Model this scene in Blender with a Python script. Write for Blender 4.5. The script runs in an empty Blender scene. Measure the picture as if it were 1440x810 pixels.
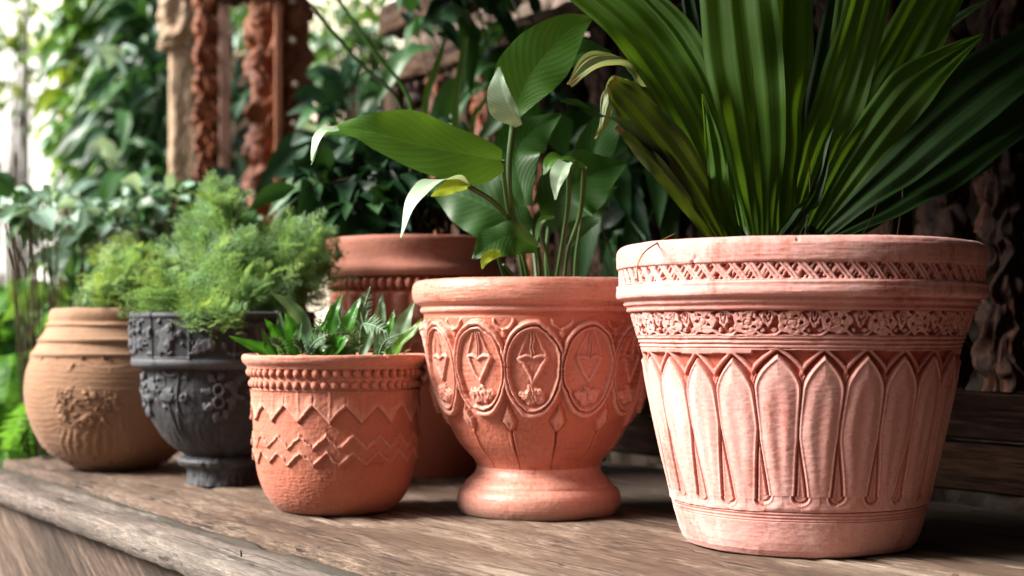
import bpy, math, random
import numpy as np
from mathutils import Vector, Matrix

PI = math.pi
S = bpy.context.scene
COL = S.collection
rnd = random.Random(7)
HZ, F, H = 472.0, 2000.0, 0.227           # horizon row, focal length (in 1440-wide pixels), eye height over the table top

def at(px, py, d):
    return Vector(((px - 720) / F * d, d, H - (py - HZ) / F * d))

# ------------------------------------------------------------------ scene graph helpers
def tag(o, label=None, cat=None, group=None, kind=None):
    if label: o['label'] = label
    if cat: o['category'] = cat
    if group: o['group'] = group
    if kind: o['kind'] = kind
    return o

def thing(name, label, cat, loc=(0, 0, 0), rz=0.0, group=None):
    o = bpy.data.objects.new(name, None)
    COL.objects.link(o)
    o.empty_display_size = 0.05
    o.location = loc
    o.rotation_euler = (0, 0, rz)
    return tag(o, label, cat, group)

def mesh_obj(name, V, Fc, mat, parent=None, smooth=True, uv=None, attr=None, loc=None):
    """V (n,3), Fc (m,4) or (m,3) index arrays or list of such arrays; vertices given in the parent's frame"""
    V = np.asarray(V, dtype=np.float32)
    if not isinstance(Fc, list): Fc = [Fc]
    Fc = [np.asarray(f, dtype=np.int32) for f in Fc if len(f)]
    me = bpy.data.meshes.new(name)
    nl = sum(f.size for f in Fc); npoly = sum(len(f) for f in Fc)
    me.vertices.add(len(V)); me.vertices.foreach_set('co', V.ravel())
    li = np.concatenate([f.ravel() for f in Fc])
    me.loops.add(nl); me.loops.foreach_set('vertex_index', li)
    st = []; tot = []; o = 0
    for f in Fc:
        k = f.shape[1]
        st.append(o + np.arange(len(f)) * k); tot.append(np.full(len(f), k)); o += f.size
    me.polygons.add(npoly)
    me.polygons.foreach_set('loop_start', np.concatenate(st).astype(np.int32))
    me.polygons.foreach_set('loop_total', np.concatenate(tot).astype(np.int32))
    me.polygons.foreach_set('use_smooth', np.full(npoly, smooth))
    if uv is not None:
        lay = me.uv_layers.new(name='UVMap')
        lay.data.foreach_set('uv', np.asarray(uv, dtype=np.float32)[li].ravel())
    me.update(calc_edges=True)
    me.validate()
    if smooth and len(V) < 3000 and uv is None: me.set_sharp_from_angle(angle=math.radians(32))
    if attr is not None:
        for k, v in attr.items():
            a = me.attributes.new(k, 'FLOAT', 'POINT'); a.data.foreach_set('value', np.asarray(v, dtype=np.float32))
    ob = bpy.data.objects.new(name, me)
    COL.objects.link(ob)
    if parent is not None: ob.parent = parent
    if loc is not None: ob.location = loc
    if mat is not None: me.materials.append(mat)
    return ob

class MB:
    """collects pieces of one mesh"""
    def __init__(s): s.V = []; s.Q = []; s.T = []; s.UV = []; s.n = 0
    def add(s, V, Q=None, T=None, UV=None):
        V = np.asarray(V, dtype=float)
        if Q is not None and len(Q): s.Q.append(np.asarray(Q) + s.n)
        if T is not None and len(T): s.T.append(np.asarray(T) + s.n)
        s.V.append(V); s.UV.append(np.zeros((len(V), 2)) if UV is None else np.asarray(UV, dtype=float)); s.n += len(V)
    def box(s, x0, x1, y0, y1, z0, z1, M=None, bev=0.0):
        b = bev
        if b <= 0:
            V = [(x, y, z) for z in (z0, z1) for y in (y0, y1) for x in (x0, x1)]
            Q = [(0, 2, 3, 1), (4, 5, 7, 6), (0, 1, 5, 4), (2, 6, 7, 3), (0, 4, 6, 2), (1, 3, 7, 5)]
            V = np.array(V, float)
            if M is not None: V = xf(M, V)
            s.add(V, Q); return
        # chamfered box: three vertices per corner
        V = []; idx = {}
        X = (x0, x1); Y = (y0, y1); Z = (z0, z1); sg = (1, -1)
        for i in (0, 1):
            for j in (0, 1):
                for k in (0, 1):
                    c = (X[i], Y[j], Z[k])
                    for ax in range(3):                       # vertex lying in the face normal to axis ax
                        p = [c[0] + sg[i] * b, c[1] + sg[j] * b, c[2] + sg[k] * b]
                        p[ax] = c[ax]
                        idx[(i, j, k, ax)] = len(V); V.append(p)
        Q = []; T = []
        g = lambda i, j, k, a: idx[(i, j, k, a)]
        for i in (0, 1): Q.append((g(i, 0, 0, 0), g(i, 1, 0, 0), g(i, 1, 1, 0), g(i, 0, 1, 0)))
        for j in (0, 1): Q.append((g(0, j, 0, 1), g(1, j, 0, 1), g(1, j, 1, 1), g(0, j, 1, 1)))
        for k in (0, 1): Q.append((g(0, 0, k, 2), g(1, 0, k, 2), g(1, 1, k, 2), g(0, 1, k, 2)))
        for j in (0, 1):
            for k in (0, 1): Q.append((g(0, j, k, 1), g(1, j, k, 1), g(1, j, k, 2), g(0, j, k, 2)))
        for i in (0, 1):
            for k in (0, 1): Q.append((g(i, 0, k, 0), g(i, 1, k, 0), g(i, 1, k, 2), g(i, 0, k, 2)))
        for i in (0, 1):
            for j in (0, 1): Q.append((g(i, j, 0, 0), g(i, j, 1, 0), g(i, j, 1, 1), g(i, j, 0, 1)))
        for i in (0, 1):
            for j in (0, 1):
                for k in (0, 1): T.append((g(i, j, k, 0), g(i, j, k, 1), g(i, j, k, 2)))
        V = np.array(V, float)
        if M is not None: V = xf(M, V)
        s.add(V, Q, T)
    def tube(s, P, R, n=6, cap=True):
        P = np.asarray([tuple(p) for p in P], float); m = len(P)
        R = np.full(m, R) if np.isscalar(R) else np.asarray(R, float)
        Tn = np.gradient(P, axis=0); Tn /= np.linalg.norm(Tn, axis=1)[:, None] + 1e-12
        up = np.array([0.13, 0.31, 0.94]); 
        if abs(Tn[0] @ up) > .9: up = np.array([1., 0.1, 0.05])
        A = np.cross(Tn, up); A /= np.linalg.norm(A, axis=1)[:, None] + 1e-12
        B = np.cross(Tn, A)
        th = np.arange(n) * 2 * PI / n
        V = (P[:, None, :] + R[:, None, None] * (A[:, None, :] * np.cos(th)[None, :, None] + B[:, None, :] * np.sin(th)[None, :, None])).reshape(-1, 3)
        i = np.arange(m - 1)[:, None] * n; j = np.arange(n)[None, :]; j2 = (j + 1) % n
        Q = np.stack([i + j, i + j2, i + n + j2, i + n + j], -1).reshape(-1, 4)
        UV = np.stack([np.tile(np.full(n, .5), m), np.repeat(np.linspace(0, 1, m), n)], -1)
        T = []
        if cap:
            for base in (0, (m - 1) * n):
                for k in range(1, n - 1): T.append((base, base + k, base + k + 1))
        s.add(V, Q, T, UV)
    def build(s, name, mat, parent=None, smooth=True):
        V = np.concatenate(s.V); F_ = []
        if s.Q: F_.append(np.concatenate(s.Q))
        if s.T: F_.append(np.concatenate(s.T))
        V = local(parent, V)
        return mesh_obj(name, V, F_, mat, parent, smooth, np.concatenate(s.UV))

def xf(M, V):
    M = np.array(M); return V @ M[:3, :3].T + M[:3, 3]

def local(parent, V):
    if parent is None: return V
    V = local(parent.parent, V)
    loc = np.array(parent.location); rz = parent.rotation_euler[2]
    V = V - loc
    c, s_ = math.cos(-rz), math.sin(-rz)
    return np.stack([V[:, 0] * c - V[:, 1] * s_, V[:, 0] * s_ + V[:, 1] * c, V[:, 2]], -1)

def origin_to_base(o):
    """moves a one-mesh thing's origin to the base of its mesh"""
    me = o.data; n = len(me.vertices); co = np.empty(n * 3, np.float32); me.vertices.foreach_get('co', co); co = co.reshape(-1, 3)
    c = np.array([(co[:, 0].min() + co[:, 0].max()) / 2, (co[:, 1].min() + co[:, 1].max()) / 2, co[:, 2].min()])
    co -= c; me.vertices.foreach_set('co', co.ravel()); me.update(); o.location = Vector(o.location) + Vector(c)
    return o

# ------------------------------------------------------------------ noise
def vnoise(x, y, per, seed):
    R = np.random.RandomState(seed).rand(per, 257)
    xi = np.floor(x).astype(int); yi = np.floor(y).astype(int)
    fx = x - xi; fy = y - yi
    fx = fx * fx * (3 - 2 * fx); fy = fy * fy * (3 - 2 * fy)
    x0 = xi % per; x1 = (xi + 1) % per; y0 = yi % 257; y1 = (yi + 1) % 257
    return (R[x0, y0] * (1 - fx) + R[x1, y0] * fx) * (1 - fy) + (R[x0, y1] * (1 - fx) + R[x1, y1] * fx) * fy

def fbm(x, y, per, seed, oct=4, g=.5):
    a = 1; t = 0; s_ = 0
    for k in range(oct):
        s_ = s_ + a * vnoise(x * 2 ** k, y * 2 ** k, per * 2 ** k, seed + k); t += a; a *= g
    return s_ / t

def sst(a, b, x):
    t = np.clip((x - a) / (b - a), 0, 1); return t * t * (3 - 2 * t)

def gs(x, w): return np.exp(-(x / w) ** 2)

# ------------------------------------------------------------------ materials
def new_mat(name):
    m = bpy.data.materials.new(name); m.use_nodes = True
    nt = m.node_tree; nt.nodes.clear()
    return m, nt

class NB:
    def __init__(s, nt): s.nt = nt
    def n(s, t, **kw):
        nd = s.nt.nodes.new(t)
        for k, v in kw.items():
            if k.startswith('i_'): continue
            setattr(nd, k, v)
        return nd
    def link(s, a, b): s.nt.links.new(a, b)
    def val(s, sock, v):
        if hasattr(v, 'is_output') or isinstance(v, bpy.types.NodeSocket): s.link(v, sock)
        else:
            if sock.type == 'RGBA' and len(v) == 3: v = (*v, 1)
            sock.default_value = v
    def coord(s, kind='Object', scale=(1, 1, 1), rot=(0, 0, 0), loc=(0, 0, 0)):
        tc = s.n('ShaderNodeTexCoord'); mp = s.n('ShaderNodeMapping')
        mp.inputs['Scale'].default_value = scale; mp.inputs['Rotation'].default_value = rot; mp.inputs['Location'].default_value = loc
        s.link(tc.outputs[kind], mp.inputs['Vector']); return mp.outputs[0]
    def noise(s, vec, scale, detail=4, rough=.55, dist=0.0):
        nd = s.n('ShaderNodeTexNoise'); s.link(vec, nd.inputs['Vector'])
        nd.inputs['Scale'].default_value = scale; nd.inputs['Detail'].default_value = detail
        nd.inputs['Roughness'].default_value = rough; nd.inputs['Distortion'].default_value = dist
        return nd.outputs['Fac']
    def ramp(s, fac, stops):
        nd = s.n('ShaderNodeValToRGB'); s.link(fac, nd.inputs[0]); e = nd.color_ramp.elements
        while len(e) < len(stops): e.new(.5)
        for k, (p, c) in enumerate(stops):
            e[k].position = p; e[k].color = (*c, 1) if hasattr(c, '__len__') else (c, c, c, 1)
        return nd.outputs[0]
    def math(s, op, a, b=None, c=None, clamp=False):
        nd = s.n('ShaderNodeMath', operation=op, use_clamp=clamp)
        for k, v in enumerate((a, b, c)):
            if v is None: continue
            s.val(nd.inputs[k], v)
        return nd.outputs[0]
    def mix(s, f, a, b, typ='MIX'):
        nd = s.n('ShaderNodeMixRGB', blend_type=typ)
        s.val(nd.inputs[0], f); s.val(nd.inputs[1], a); s.val(nd.inputs[2], b); return nd.outputs[0]
    def bump(s, h, strength, dist=.01, normal=None):
        nd = s.n('ShaderNodeBump'); s.link(h, nd.inputs['Height']); nd.inputs['Strength'].default_value = strength
        nd.inputs['Distance'].default_value = dist
        if normal is not None: s.link(normal, nd.inputs['Normal'])
        return nd.outputs[0]
    def principled(s, base, rough=.6, spec=.4, normal=None, **kw):
        p = s.n('ShaderNodeBsdfPrincipled')
        s.val(p.inputs['Base Color'], base); s.val(p.inputs['Roughness'], rough); s.val(p.inputs['Specular IOR Level'], spec)
        if normal is not None: s.link(normal, p.inputs['Normal'])
        for k, v in kw.items(): s.val(p.inputs[k], v)
        return p
    def out(s, sh):
        o = s.n('ShaderNodeOutputMaterial'); s.link(sh, o.inputs['Surface'])

def mat_terracotta(name, base, dark, bloom, amount, rough=.8, spec=.25, streak='v', lines=.5, stain=.0, sheen=.10, worn=0., chalk=0.):
    m, nt = new_mat(name); b = NB(nt)
    big = b.noise(b.coord(scale=(1, 1, .7)), 9, 6, .6, .6)
    fine = b.noise(b.coord(), 170, 5, .65)
    vert = b.noise(b.coord(scale=(1, 1, .08)), 70, 5, .65)
    horz = b.noise(b.coord(scale=(.06, .06, 1)), 260, 4, .6)
    at_ = b.n('ShaderNodeAttribute', attribute_name='h').outputs['Fac']
    col = b.mix(b.ramp(big, [(.3, 0.), (.7, 1.)]), dark, base)
    k = vert if streak == 'v' else horz
    f = b.math('MULTIPLY_ADD', big, .9, b.math('MULTIPLY', k, .55))
    f = b.math('MULTIPLY_ADD', fine, .45, f)
    f = b.math('MULTIPLY_ADD', horz, .22, f)
    f = b.ramp(f, [(.86 - .34 * amount, 0.), (1.34 - .34 * amount, 1.)])
    f = b.math('MULTIPLY', f, b.math('MULTIPLY_ADD', at_, .85, .15, clamp=True))
    f = b.math('MULTIPLY', f, .35 + .62 * amount)
    if chalk > 0:
        cp = b.ramp(b.noise(b.coord(scale=(1, 1, .30)), 30, 7, .72, .3), [(.49, 0.), (.63, 1.)])
        f = b.math('MULTIPLY_ADD', b.math('MULTIPLY', cp, b.math('MULTIPLY_ADD', at_, .9, .1, clamp=True)), chalk, f, clamp=True)
    if worn > 0: f = b.math('MULTIPLY_ADD', b.ramp(at_, [(.88, 0.), (1., 1.)]), b.math('MULTIPLY', b.ramp(fine, [(.35, .2), (.7, 1.)]), worn), f, clamp=True)
    col = b.mix(f, col, bloom)
    spk = b.ramp(b.noise(b.coord(), 420, 2, .5), [(.30, .72), (.42, 1.)])
    col = b.mix(1., col, spk, 'MULTIPLY')
    if stain > 0:
        st = b.ramp(b.noise(b.coord(scale=(1, 1, 1.6)), 14, 6, .7, .4), [(.52, 0.), (.66, 1.)])
        sep = b.n('ShaderNodeSeparateXYZ'); b.link(b.coord(), sep.inputs[0])
        low = b.ramp(sep.outputs[2], [(.0, 1.), (.03, .0)])
        col = b.mix(b.math('MULTIPLY', b.math('MULTIPLY_ADD', low, .9, b.math('MULTIPLY', st, .25), clamp=True), stain), col, (.10, .075, .05))
    hgt = b.math('MULTIPLY_ADD', fine, .7, b.math('MULTIPLY_ADD', horz, lines, b.math('MULTIPLY', vert, .4)))
    nrm = b.bump(hgt, .15, .002)
    p = b.principled(col, rough, spec, nrm)
    p.inputs['Sheen Weight'].default_value = sheen; p.inputs['Sheen Roughness'].default_value = .45; p.inputs['Sheen Tint'].default_value = (1, .86, .82, 1)
    b.out(p.outputs[0]); return m

def mat_leaf(name, c1, c2, tr=.28, rough=.35, veins='side', vn=16, spec=.5, trc=None, pale=None, dry=0.0):
    m, nt = new_mat(name); b = NB(nt)
    uv = b.n('ShaderNodeUVMap'); sep = b.n('ShaderNodeSeparateXYZ'); b.link(uv.outputs[0], sep.inputs[0])
    u, v = sep.outputs[0], sep.outputs[1]
    a = b.math('ABSOLUTE', b.math('SUBTRACT', u, .5))
    obn = b.noise(b.coord(), 22, 4, .6)
    geo = b.n('ShaderNodeNewGeometry').outputs['Random Per Island']
    f = b.math('MULTIPLY_ADD', geo, .55, b.math('MULTIPLY', obn, .7), clamp=True)
    col = b.mix(f, c1, c2)
    mid = b.ramp(a, [(.0, 1.), (.03, 0.)])
    if veins == 'side':
        ph = b.math('SUBTRACT', b.math('MULTIPLY', v, vn), b.math('MULTIPLY', a, vn * .55))
        w = b.math('SINE', b.math('MULTIPLY', ph, 2 * PI))
    else:
        w = b.math('SINE', b.math('MULTIPLY', u, 2 * PI * vn))
    w01 = b.math('MULTIPLY_ADD', w, .5, .5)
    wv = b.ramp(w01, [(.75, 0.), (1., 1.)])
    lite = tuple(min(1, x * 1.9 + .015) for x in c2)
    par = veins == 'par'
    soft = b.math('MULTIPLY', wv, b.math('MULTIPLY', obn, .16 if par else .42))
    col = b.mix(soft, col, lite)
    col = b.mix(b.math('MULTIPLY', mid, .75 if par else .45), col, tuple(x * .3 for x in c1) if par else lite)
    if veins == 'par':
        st = b.noise(b.coord('UV', scale=(150, .7, 1)), 1, 3, .6)
        col = b.mix(b.ramp(st, [(.36, .8), (.62, 0.)]), col, tuple(x * .45 for x in c1))
    if dry > 0:
        e = b.math('ADD', b.math('MULTIPLY', b.noise(b.coord(), 40, 4, .6), .1), v)
        col = b.mix(b.ramp(e, [(.985, 0.), (1.03, dry)]), col, (.16, .08, .03))
    hh_ = b.math('MULTIPLY_ADD', obn, .6, b.math('MULTIPLY', w01, .05 if par else .13))
    if par: hh_ = b.math('MULTIPLY_ADD', st, .55, hh_)
    nrm = b.bump(hh_, .45, .002)
    p = b.principled(col, b.math('MULTIPLY_ADD', obn, .25, rough - .1), spec, nrm)
    t = b.n('ShaderNodeBsdfTranslucent')
    tc = trc or tuple(min(1, x * k) for x, k in zip(c2, (2.2, 2.0, .8)))
    b.val(t.inputs['Color'], b.mix(.5, col, tc)); 
    mx = b.n('ShaderNodeMixShader'); mx.inputs[0].default_value = tr
    b.link(p.outputs[0], mx.inputs[1]); b.link(t.outputs[0], mx.inputs[2])
    b.out(mx.outputs[0]); return m

def mat_wood(name, cols, scale=(1, 1, 1), rot=(0, 0, 0), g=24, rough=.6, bump=.5, crack=.5, spec=.3, patch=None, band=None, bpar=(.0, .11, 10.)):
    """grain runs along local X before rot"""
    m, nt = new_mat(name); b = NB(nt)
    vec = b.coord(scale=scale, rot=rot)
    def st(sx, sy, sz):
        mp = b.n('ShaderNodeMapping'); mp.inputs['Scale'].default_value = (sx, sy, sz); b.link(vec, mp.inputs[0]); return mp.outputs[0]
    broad = b.noise(st(.8, 4, 4), 2.2, 5, .6, .8)
    grain = b.noise(st(.06, 1, 1), g * 9, 8, .8, .10)
    fine = b.noise(st(.05, 1, 1), g * 20, 5, .8)
    ck = b.noise(st(.022, 1, 1), g * 5, 6, .8, .06)
    f = b.math('MULTIPLY_ADD', broad, .45, b.math('MULTIPLY_ADD', grain, .48, b.math('MULTIPLY', fine, .52)))
    f = b.math('MULTIPLY_ADD', b.math('SUBTRACT', f, .725), 2.1, .56)
    n_ = len(cols)
    col = b.ramp(f, [(.34 + .44 * k / (n_ - 1), c) for k, c in enumerate(cols)])
    if patch:
        pf = b.ramp(b.noise(st(.35, 1.3, 1.3), 7, 7, .7, .5), [(.48, 0.), (.62, 1.)])
        col = b.mix(b.math('MULTIPLY', pf, .75), col, b.mix(grain, patch, tuple(x * .55 for x in patch)))
    if band:                                  # algae and damp dirt along the strip seam; painted shade on the tabletop's back
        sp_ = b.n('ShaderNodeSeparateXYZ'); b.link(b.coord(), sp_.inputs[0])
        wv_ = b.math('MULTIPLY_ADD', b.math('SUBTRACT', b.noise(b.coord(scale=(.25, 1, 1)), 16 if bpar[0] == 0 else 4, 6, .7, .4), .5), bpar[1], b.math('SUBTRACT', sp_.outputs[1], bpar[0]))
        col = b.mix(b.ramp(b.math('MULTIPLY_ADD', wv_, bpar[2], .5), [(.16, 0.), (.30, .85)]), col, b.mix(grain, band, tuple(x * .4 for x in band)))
    cf = b.ramp(ck, [(.375, 1.), (.415, 0.)])
    col = b.mix(b.math('MULTIPLY', cf, crack), col, tuple(x * .22 for x in cols[0]))
    hgt = b.math('MULTIPLY_ADD', grain, .8, b.math('MULTIPLY_ADD', fine, .5, b.math('MULTIPLY', cf, -.9)))
    nrm = b.bump(hgt, bump, .004)
    p = b.principled(col, b.math('MULTIPLY_ADD', grain, .3, rough - .15), spec, nrm)
    b.out(p.outputs[0]); return m

def mat_simple(name, c1, c2, scale=20, rough=.7, spec=.3, bump=.3, bd=.004, metal=0., detail=6):
    m, nt = new_mat(name); b = NB(nt)
    nz = b.noise(b.coord(), scale, detail, .65)
    col = b.ramp(nz, [(.3, c1), (.7, c2)])
    p = b.principled(col, rough, spec, b.bump(b.noise(b.coord(), scale * 4, 5, .7), bump, bd)); p.inputs['Metallic'].default_value = metal
    b.out(p.outputs[0]); return m

# ------------------------------------------------------------------ materials used below
TERRA_BIG = mat_terracotta('terracotta_pink', (.47, .086, .037), (.32, .043, .015), (.76, .45, .41), .46, streak='v', chalk=.24)
TERRA_MID = mat_terracotta('terracotta_orange', (.49, .090, .026), (.35, .048, .011), (.74, .38, .30), .24, rough=.47, spec=.5, streak='h', stain=.8, worn=.30)
TERRA_SMALL = mat_terracotta('terracotta_small', (.45, .086, .027), (.30, .045, .012), (.64, .33, .25), .32, rough=.75, streak='h', lines=.5, stain=.35, worn=.35)
TERRA_BACK = mat_terracotta('terracotta_back', (.46, .095, .034), (.32, .055, .018), (.55, .30, .24), .30, rough=.75, streak='h')
CLAY_TAN = mat_terracotta('clay_tan', (.29, .150, .080), (.19, .086, .040), (.44, .275, .18), .35, rough=.85, streak='h', lines=.7)
CAST_GREY = mat_terracotta('cast_grey', (.018, .019, .023), (.006, .007, .008), (.13, .135, .15), .42, rough=.6, streak='v', sheen=.05)
SOIL = mat_simple('soil', (.018, .012, .008), (.06, .042, .028), 60, .95, .1, 1., .01)

# ------------------------------------------------------------------ turned and modelled pots
class Pot:
    def __init__(s, name, label, d, px, bottom, cat='plant pot', mat=None):
        s.d = d; s.px = px; s.mat = mat
        s.k = d / F
        s.x = (px - 720) * s.k
        s.root = thing(name, label, cat, (s.x, d, 0), math.atan2(-s.x, d))
        s.yb = HZ + H / s.k                       # image row of the table at the pot's axis
        s.sc = (s.yb - HZ) / (bottom - HZ) if bottom else 1.
    def z(s, y): return max(0.0, H - (y - HZ) * s.k)
    def pr(s, pts):                               # silhouette half widths (pixels) and rows -> radius, height
        o = []
        for hw, y in pts:
            r = hw * s.k; o.append((r / math.sqrt(1 + (r / s.d) ** 2) * 1.0, s.z(y)))
        return o
    def part(s, name, prof, hfun=None, ds=.0011, nth=720, front=200, mat=None, rounds=0, wob=.0012, seed=1):
        """lathe of an (r, z) profile with relief hfun(theta, z, r) along the profile's normal"""
        P = np.array(prof, float)
        for _ in range(rounds):                   # corner cutting
            Q = [P[0]]
            for a, b_ in zip(P[:-1], P[1:]): Q += [a * .75 + b_ * .25, a * .25 + b_ * .75]
            P = np.array(Q + [P[-1]])
        L = np.concatenate([[0], np.cumsum(np.linalg.norm(np.diff(P, axis=0), axis=1))])
        n = max(3, int(L[-1] / ds)); t = np.unique(np.concatenate([np.linspace(0, L[-1], n), L]))
        r = np.interp(t, L, P[:, 0]); z = np.interp(t, L, P[:, 1])
        tr = np.gradient(r, t + 1e-9 * np.arange(len(t))); tz = np.gradient(z, t + 1e-9 * np.arange(len(t)))
        nn = np.hypot(tr, tz) + 1e-12; nr, nz_ = -tz / nn, tr / nn        # profiles run from the lip down, so this points outwards
        fa = math.radians(front)
        nf = int(nth * .8); nb = nth - nf
        th = np.concatenate([np.linspace(-fa / 2, fa / 2, nf, endpoint=False), np.linspace(fa / 2, 2 * PI - fa / 2, nb, endpoint=False)])
        TH, Z = np.meshgrid(th, z); R = np.repeat(r[:, None], nth, 1)
        hh = np.ones_like(R)
        if hfun is not None:
            dsp, hh = hfun(TH, Z, R)
        else: dsp = np.zeros_like(R)
        dsp = dsp + wob * (fbm(TH / (2 * PI) * 9, Z * 12 + 7, 9, seed + 40, 3) - .5) * 2
        dsp = dsp + .0002 * (fbm(TH / (2 * PI) * 160, Z * 420 + 3, 160, seed + 50, 2) - .5) * 2
        R2 = R + dsp * nr[:, None]; Z2 = Z + dsp * nz_[:, None]
        V = np.stack([R2 * np.sin(TH), -R2 * np.cos(TH), Z2], -1).reshape(-1, 3)
        m = len(t)
        i = np.arange(m - 1)[:, None] * nth; j = np.arange(nth)[None, :]; j2 = (j + 1) % nth
        Q = np.stack([i + j, i + j2, i + nth + j2, i + nth + j], -1).reshape(-1, 4)
        return mesh_obj(name, V, Q, mat or s.mat, s.root, attr={'h': np.clip(hh, 0, 1).ravel()})
    def inside(s, name, r0, z0, zs, mat=None):    # inner wall from the lip down past the soil
        return s.part(name, [(r0, z0), (r0 * .985, z0 - .004), (r0 * .94, zs - .03)], None, .004, 96, mat=mat)
    def soil(s, r, z, seed=3):
        n = 64; rr = np.linspace(.02, 1, 22); th = np.arange(n) * 2 * PI / n
        RR, TT = np.meshgrid(rr, th, indexing='ij')
        X = RR * np.sin(TT) * r; Y = -RR * np.cos(TT) * r
        Zz = z + .010 * (fbm(X * 40 + 50, Y * 40 + 50, 64, seed, 4) - .5) + .004 * (1 - RR)
        V = np.stack([X, Y, Zz], -1).reshape(-1, 3)
        i = np.arange(21)[:, None] * n; j = np.arange(n)[None, :]; j2 = (j + 1) % n
        Q = np.stack([i + j, i + n + j, i + n + j2, i + j2], -1).reshape(-1, 4)
        return mesh_obj('soil', V, Q, SOIL, s.root)

def cell(TH, N, off=0.0):
    a = TH / (2 * PI) * N + off
    return a - np.floor(a + .5), np.floor(a + .5)

# ---- large pink pot with pointed petals
big = Pot('flower_pot', 'largest pot, whitened pink terracotta with pointed petal fluting under a scrolled frieze', 1.5625, 1122, 0, mat=TERRA_BIG)

def h_lip(TH, Z, R):
    s_ = .0005 * (fbm(TH / (2 * PI) * 30, Z * 900, 30, 5, 2) - .5)
    nick = -.002 * sst(.80, .9, fbm(TH / (2 * PI) * 60, Z * 50, 60, 9, 3))
    return s_ + nick, np.full_like(R, .95)

def h_lattice(TH, Z, R):
    z0, z1 = big.z(402), big.z(380); u = TH * .198; v = (Z - z0)
    hh = z1 - z0
    wv = .0016 * (fbm(TH / (2 * PI) * 90, Z * 60, 90, 21, 2) - .5) * 2
    p = .0172
    d1 = (u * 1.0 + v * .85 + wv) / p; d1 = np.abs(d1 - np.floor(d1 + .5)) * p * .76
    d2 = (u * 1.0 - v * .75 - wv) / (p * 1.0) + .3; d2 = np.abs(d2 - np.floor(d2 + .5)) * p * .8
    d3 = (u * 1.0 - v * .62 + wv * .5) / (p / 3.0); d3 = np.abs(d3 - np.floor(d3 + .5)) * p / 3.0 * .8
    rough = fbm(TH / (2 * PI) * 260, Z * 300, 260, 23, 2)
    r1 = sst(.0042, .0026, d1) * (1 - .35 * gs(d1, .0006)); r2 = sst(.0026, .0014, d2) * .86; r3 = sst(.0017, .0009, d3) * .78 * sst(.25, .45, rough)
    h = np.maximum(np.maximum(r1, r2), r3)
    edge = sst(.0, .0018, v) * sst(.0, .0018, hh - v)
    h = 1 - (1 - h) * edge
    return (h - 1) * .0050 + .0004, .04 + .94 * h

def h_frieze(TH, Z, R):
    z0, z1 = big.z(471.5), big.z(440.5); hh = z1 - z0
    N = 25
    a, k = cell(TH, N, .14); cw = 2 * PI * .18 / N
    jit = (np.sin(k * 12.9898) * 43758.5453); jit = jit - np.floor(jit)
    n1 = fbm(TH / (2 * PI) * 130, Z * 130, 130, 31, 3) - .5; n2 = fbm(TH / (2 * PI) * 330, Z * 330, 330, 35, 2) - .5
    x = a * cw + (jit - .5) * .003 + n1 * .0042; y = Z - (z0 + hh * (.54 + .06 * (jit - .5))) + n2 * .0022
    rr = np.hypot(x / 1.22, y); ph = np.arctan2(y, x / 1.22)
    lob = .0124 + .0010 * np.cos(5 * ph + jit * 6)
    flower = sst(lob + .0005, lob - .0006, rr)
    hol = np.zeros_like(R)
    for q in range(5):
        pa = q * 2 * PI / 5 + jit * 6
        hx, hy = .0066 * np.cos(pa), .0066 * np.sin(pa)
        hol = np.maximum(hol, sst(.0021, .0012, np.hypot(x / 1.22 - hx, y - hy)))
    cut = sst(.0007, .0003, np.abs(np.abs(x) - .0035 - y * .5)) * sst(.004, .008, rr) * .5
    flower = flower * (1 - hol * .95) * (1 - cut) - .22 * gs(rr - .0034, .0006)
    xs = (np.abs(a) - .5) * cw + n2 * .003
    va = Z - (z0 + hh * .13 + .0052 * np.cos(2 * PI * a)); vine = sst(.0021, .0012, np.abs(va))
    vb = Z - (z0 + hh * .90 - .0042 * np.cos(2 * PI * a + .7)); vine2 = sst(.0019, .0010, np.abs(vb)) * .9
    # scrolled leaf between two flowers
    ly_ = (Z - z0) / hh - .5
    lc = np.abs(xs + .0030 * np.sin(ly_ * 5.)) 
    leaf = sst(.0050, .0038, lc + .0030 * np.abs(ly_) * 2) * (1 - .8 * sst(.0009, .0004, lc))
    bud = sst(.0030, .0020, np.hypot(np.abs(xs) - .0058, (np.abs(ly_) - .30) * hh))
    h = np.maximum.reduce([flower, vine, vine2, leaf, bud * .85]) + n2 * .18
    h = np.clip(h, 0, 1.1)
    v = Z - z0
    edge = sst(.0, .0012, v) * sst(.0, .0012, hh - v)
    h = 1 - (1 - h) * edge
    return (h - 1) * .0058 + .0010, .04 + .92 * np.clip(h, 0, 1)
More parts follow.
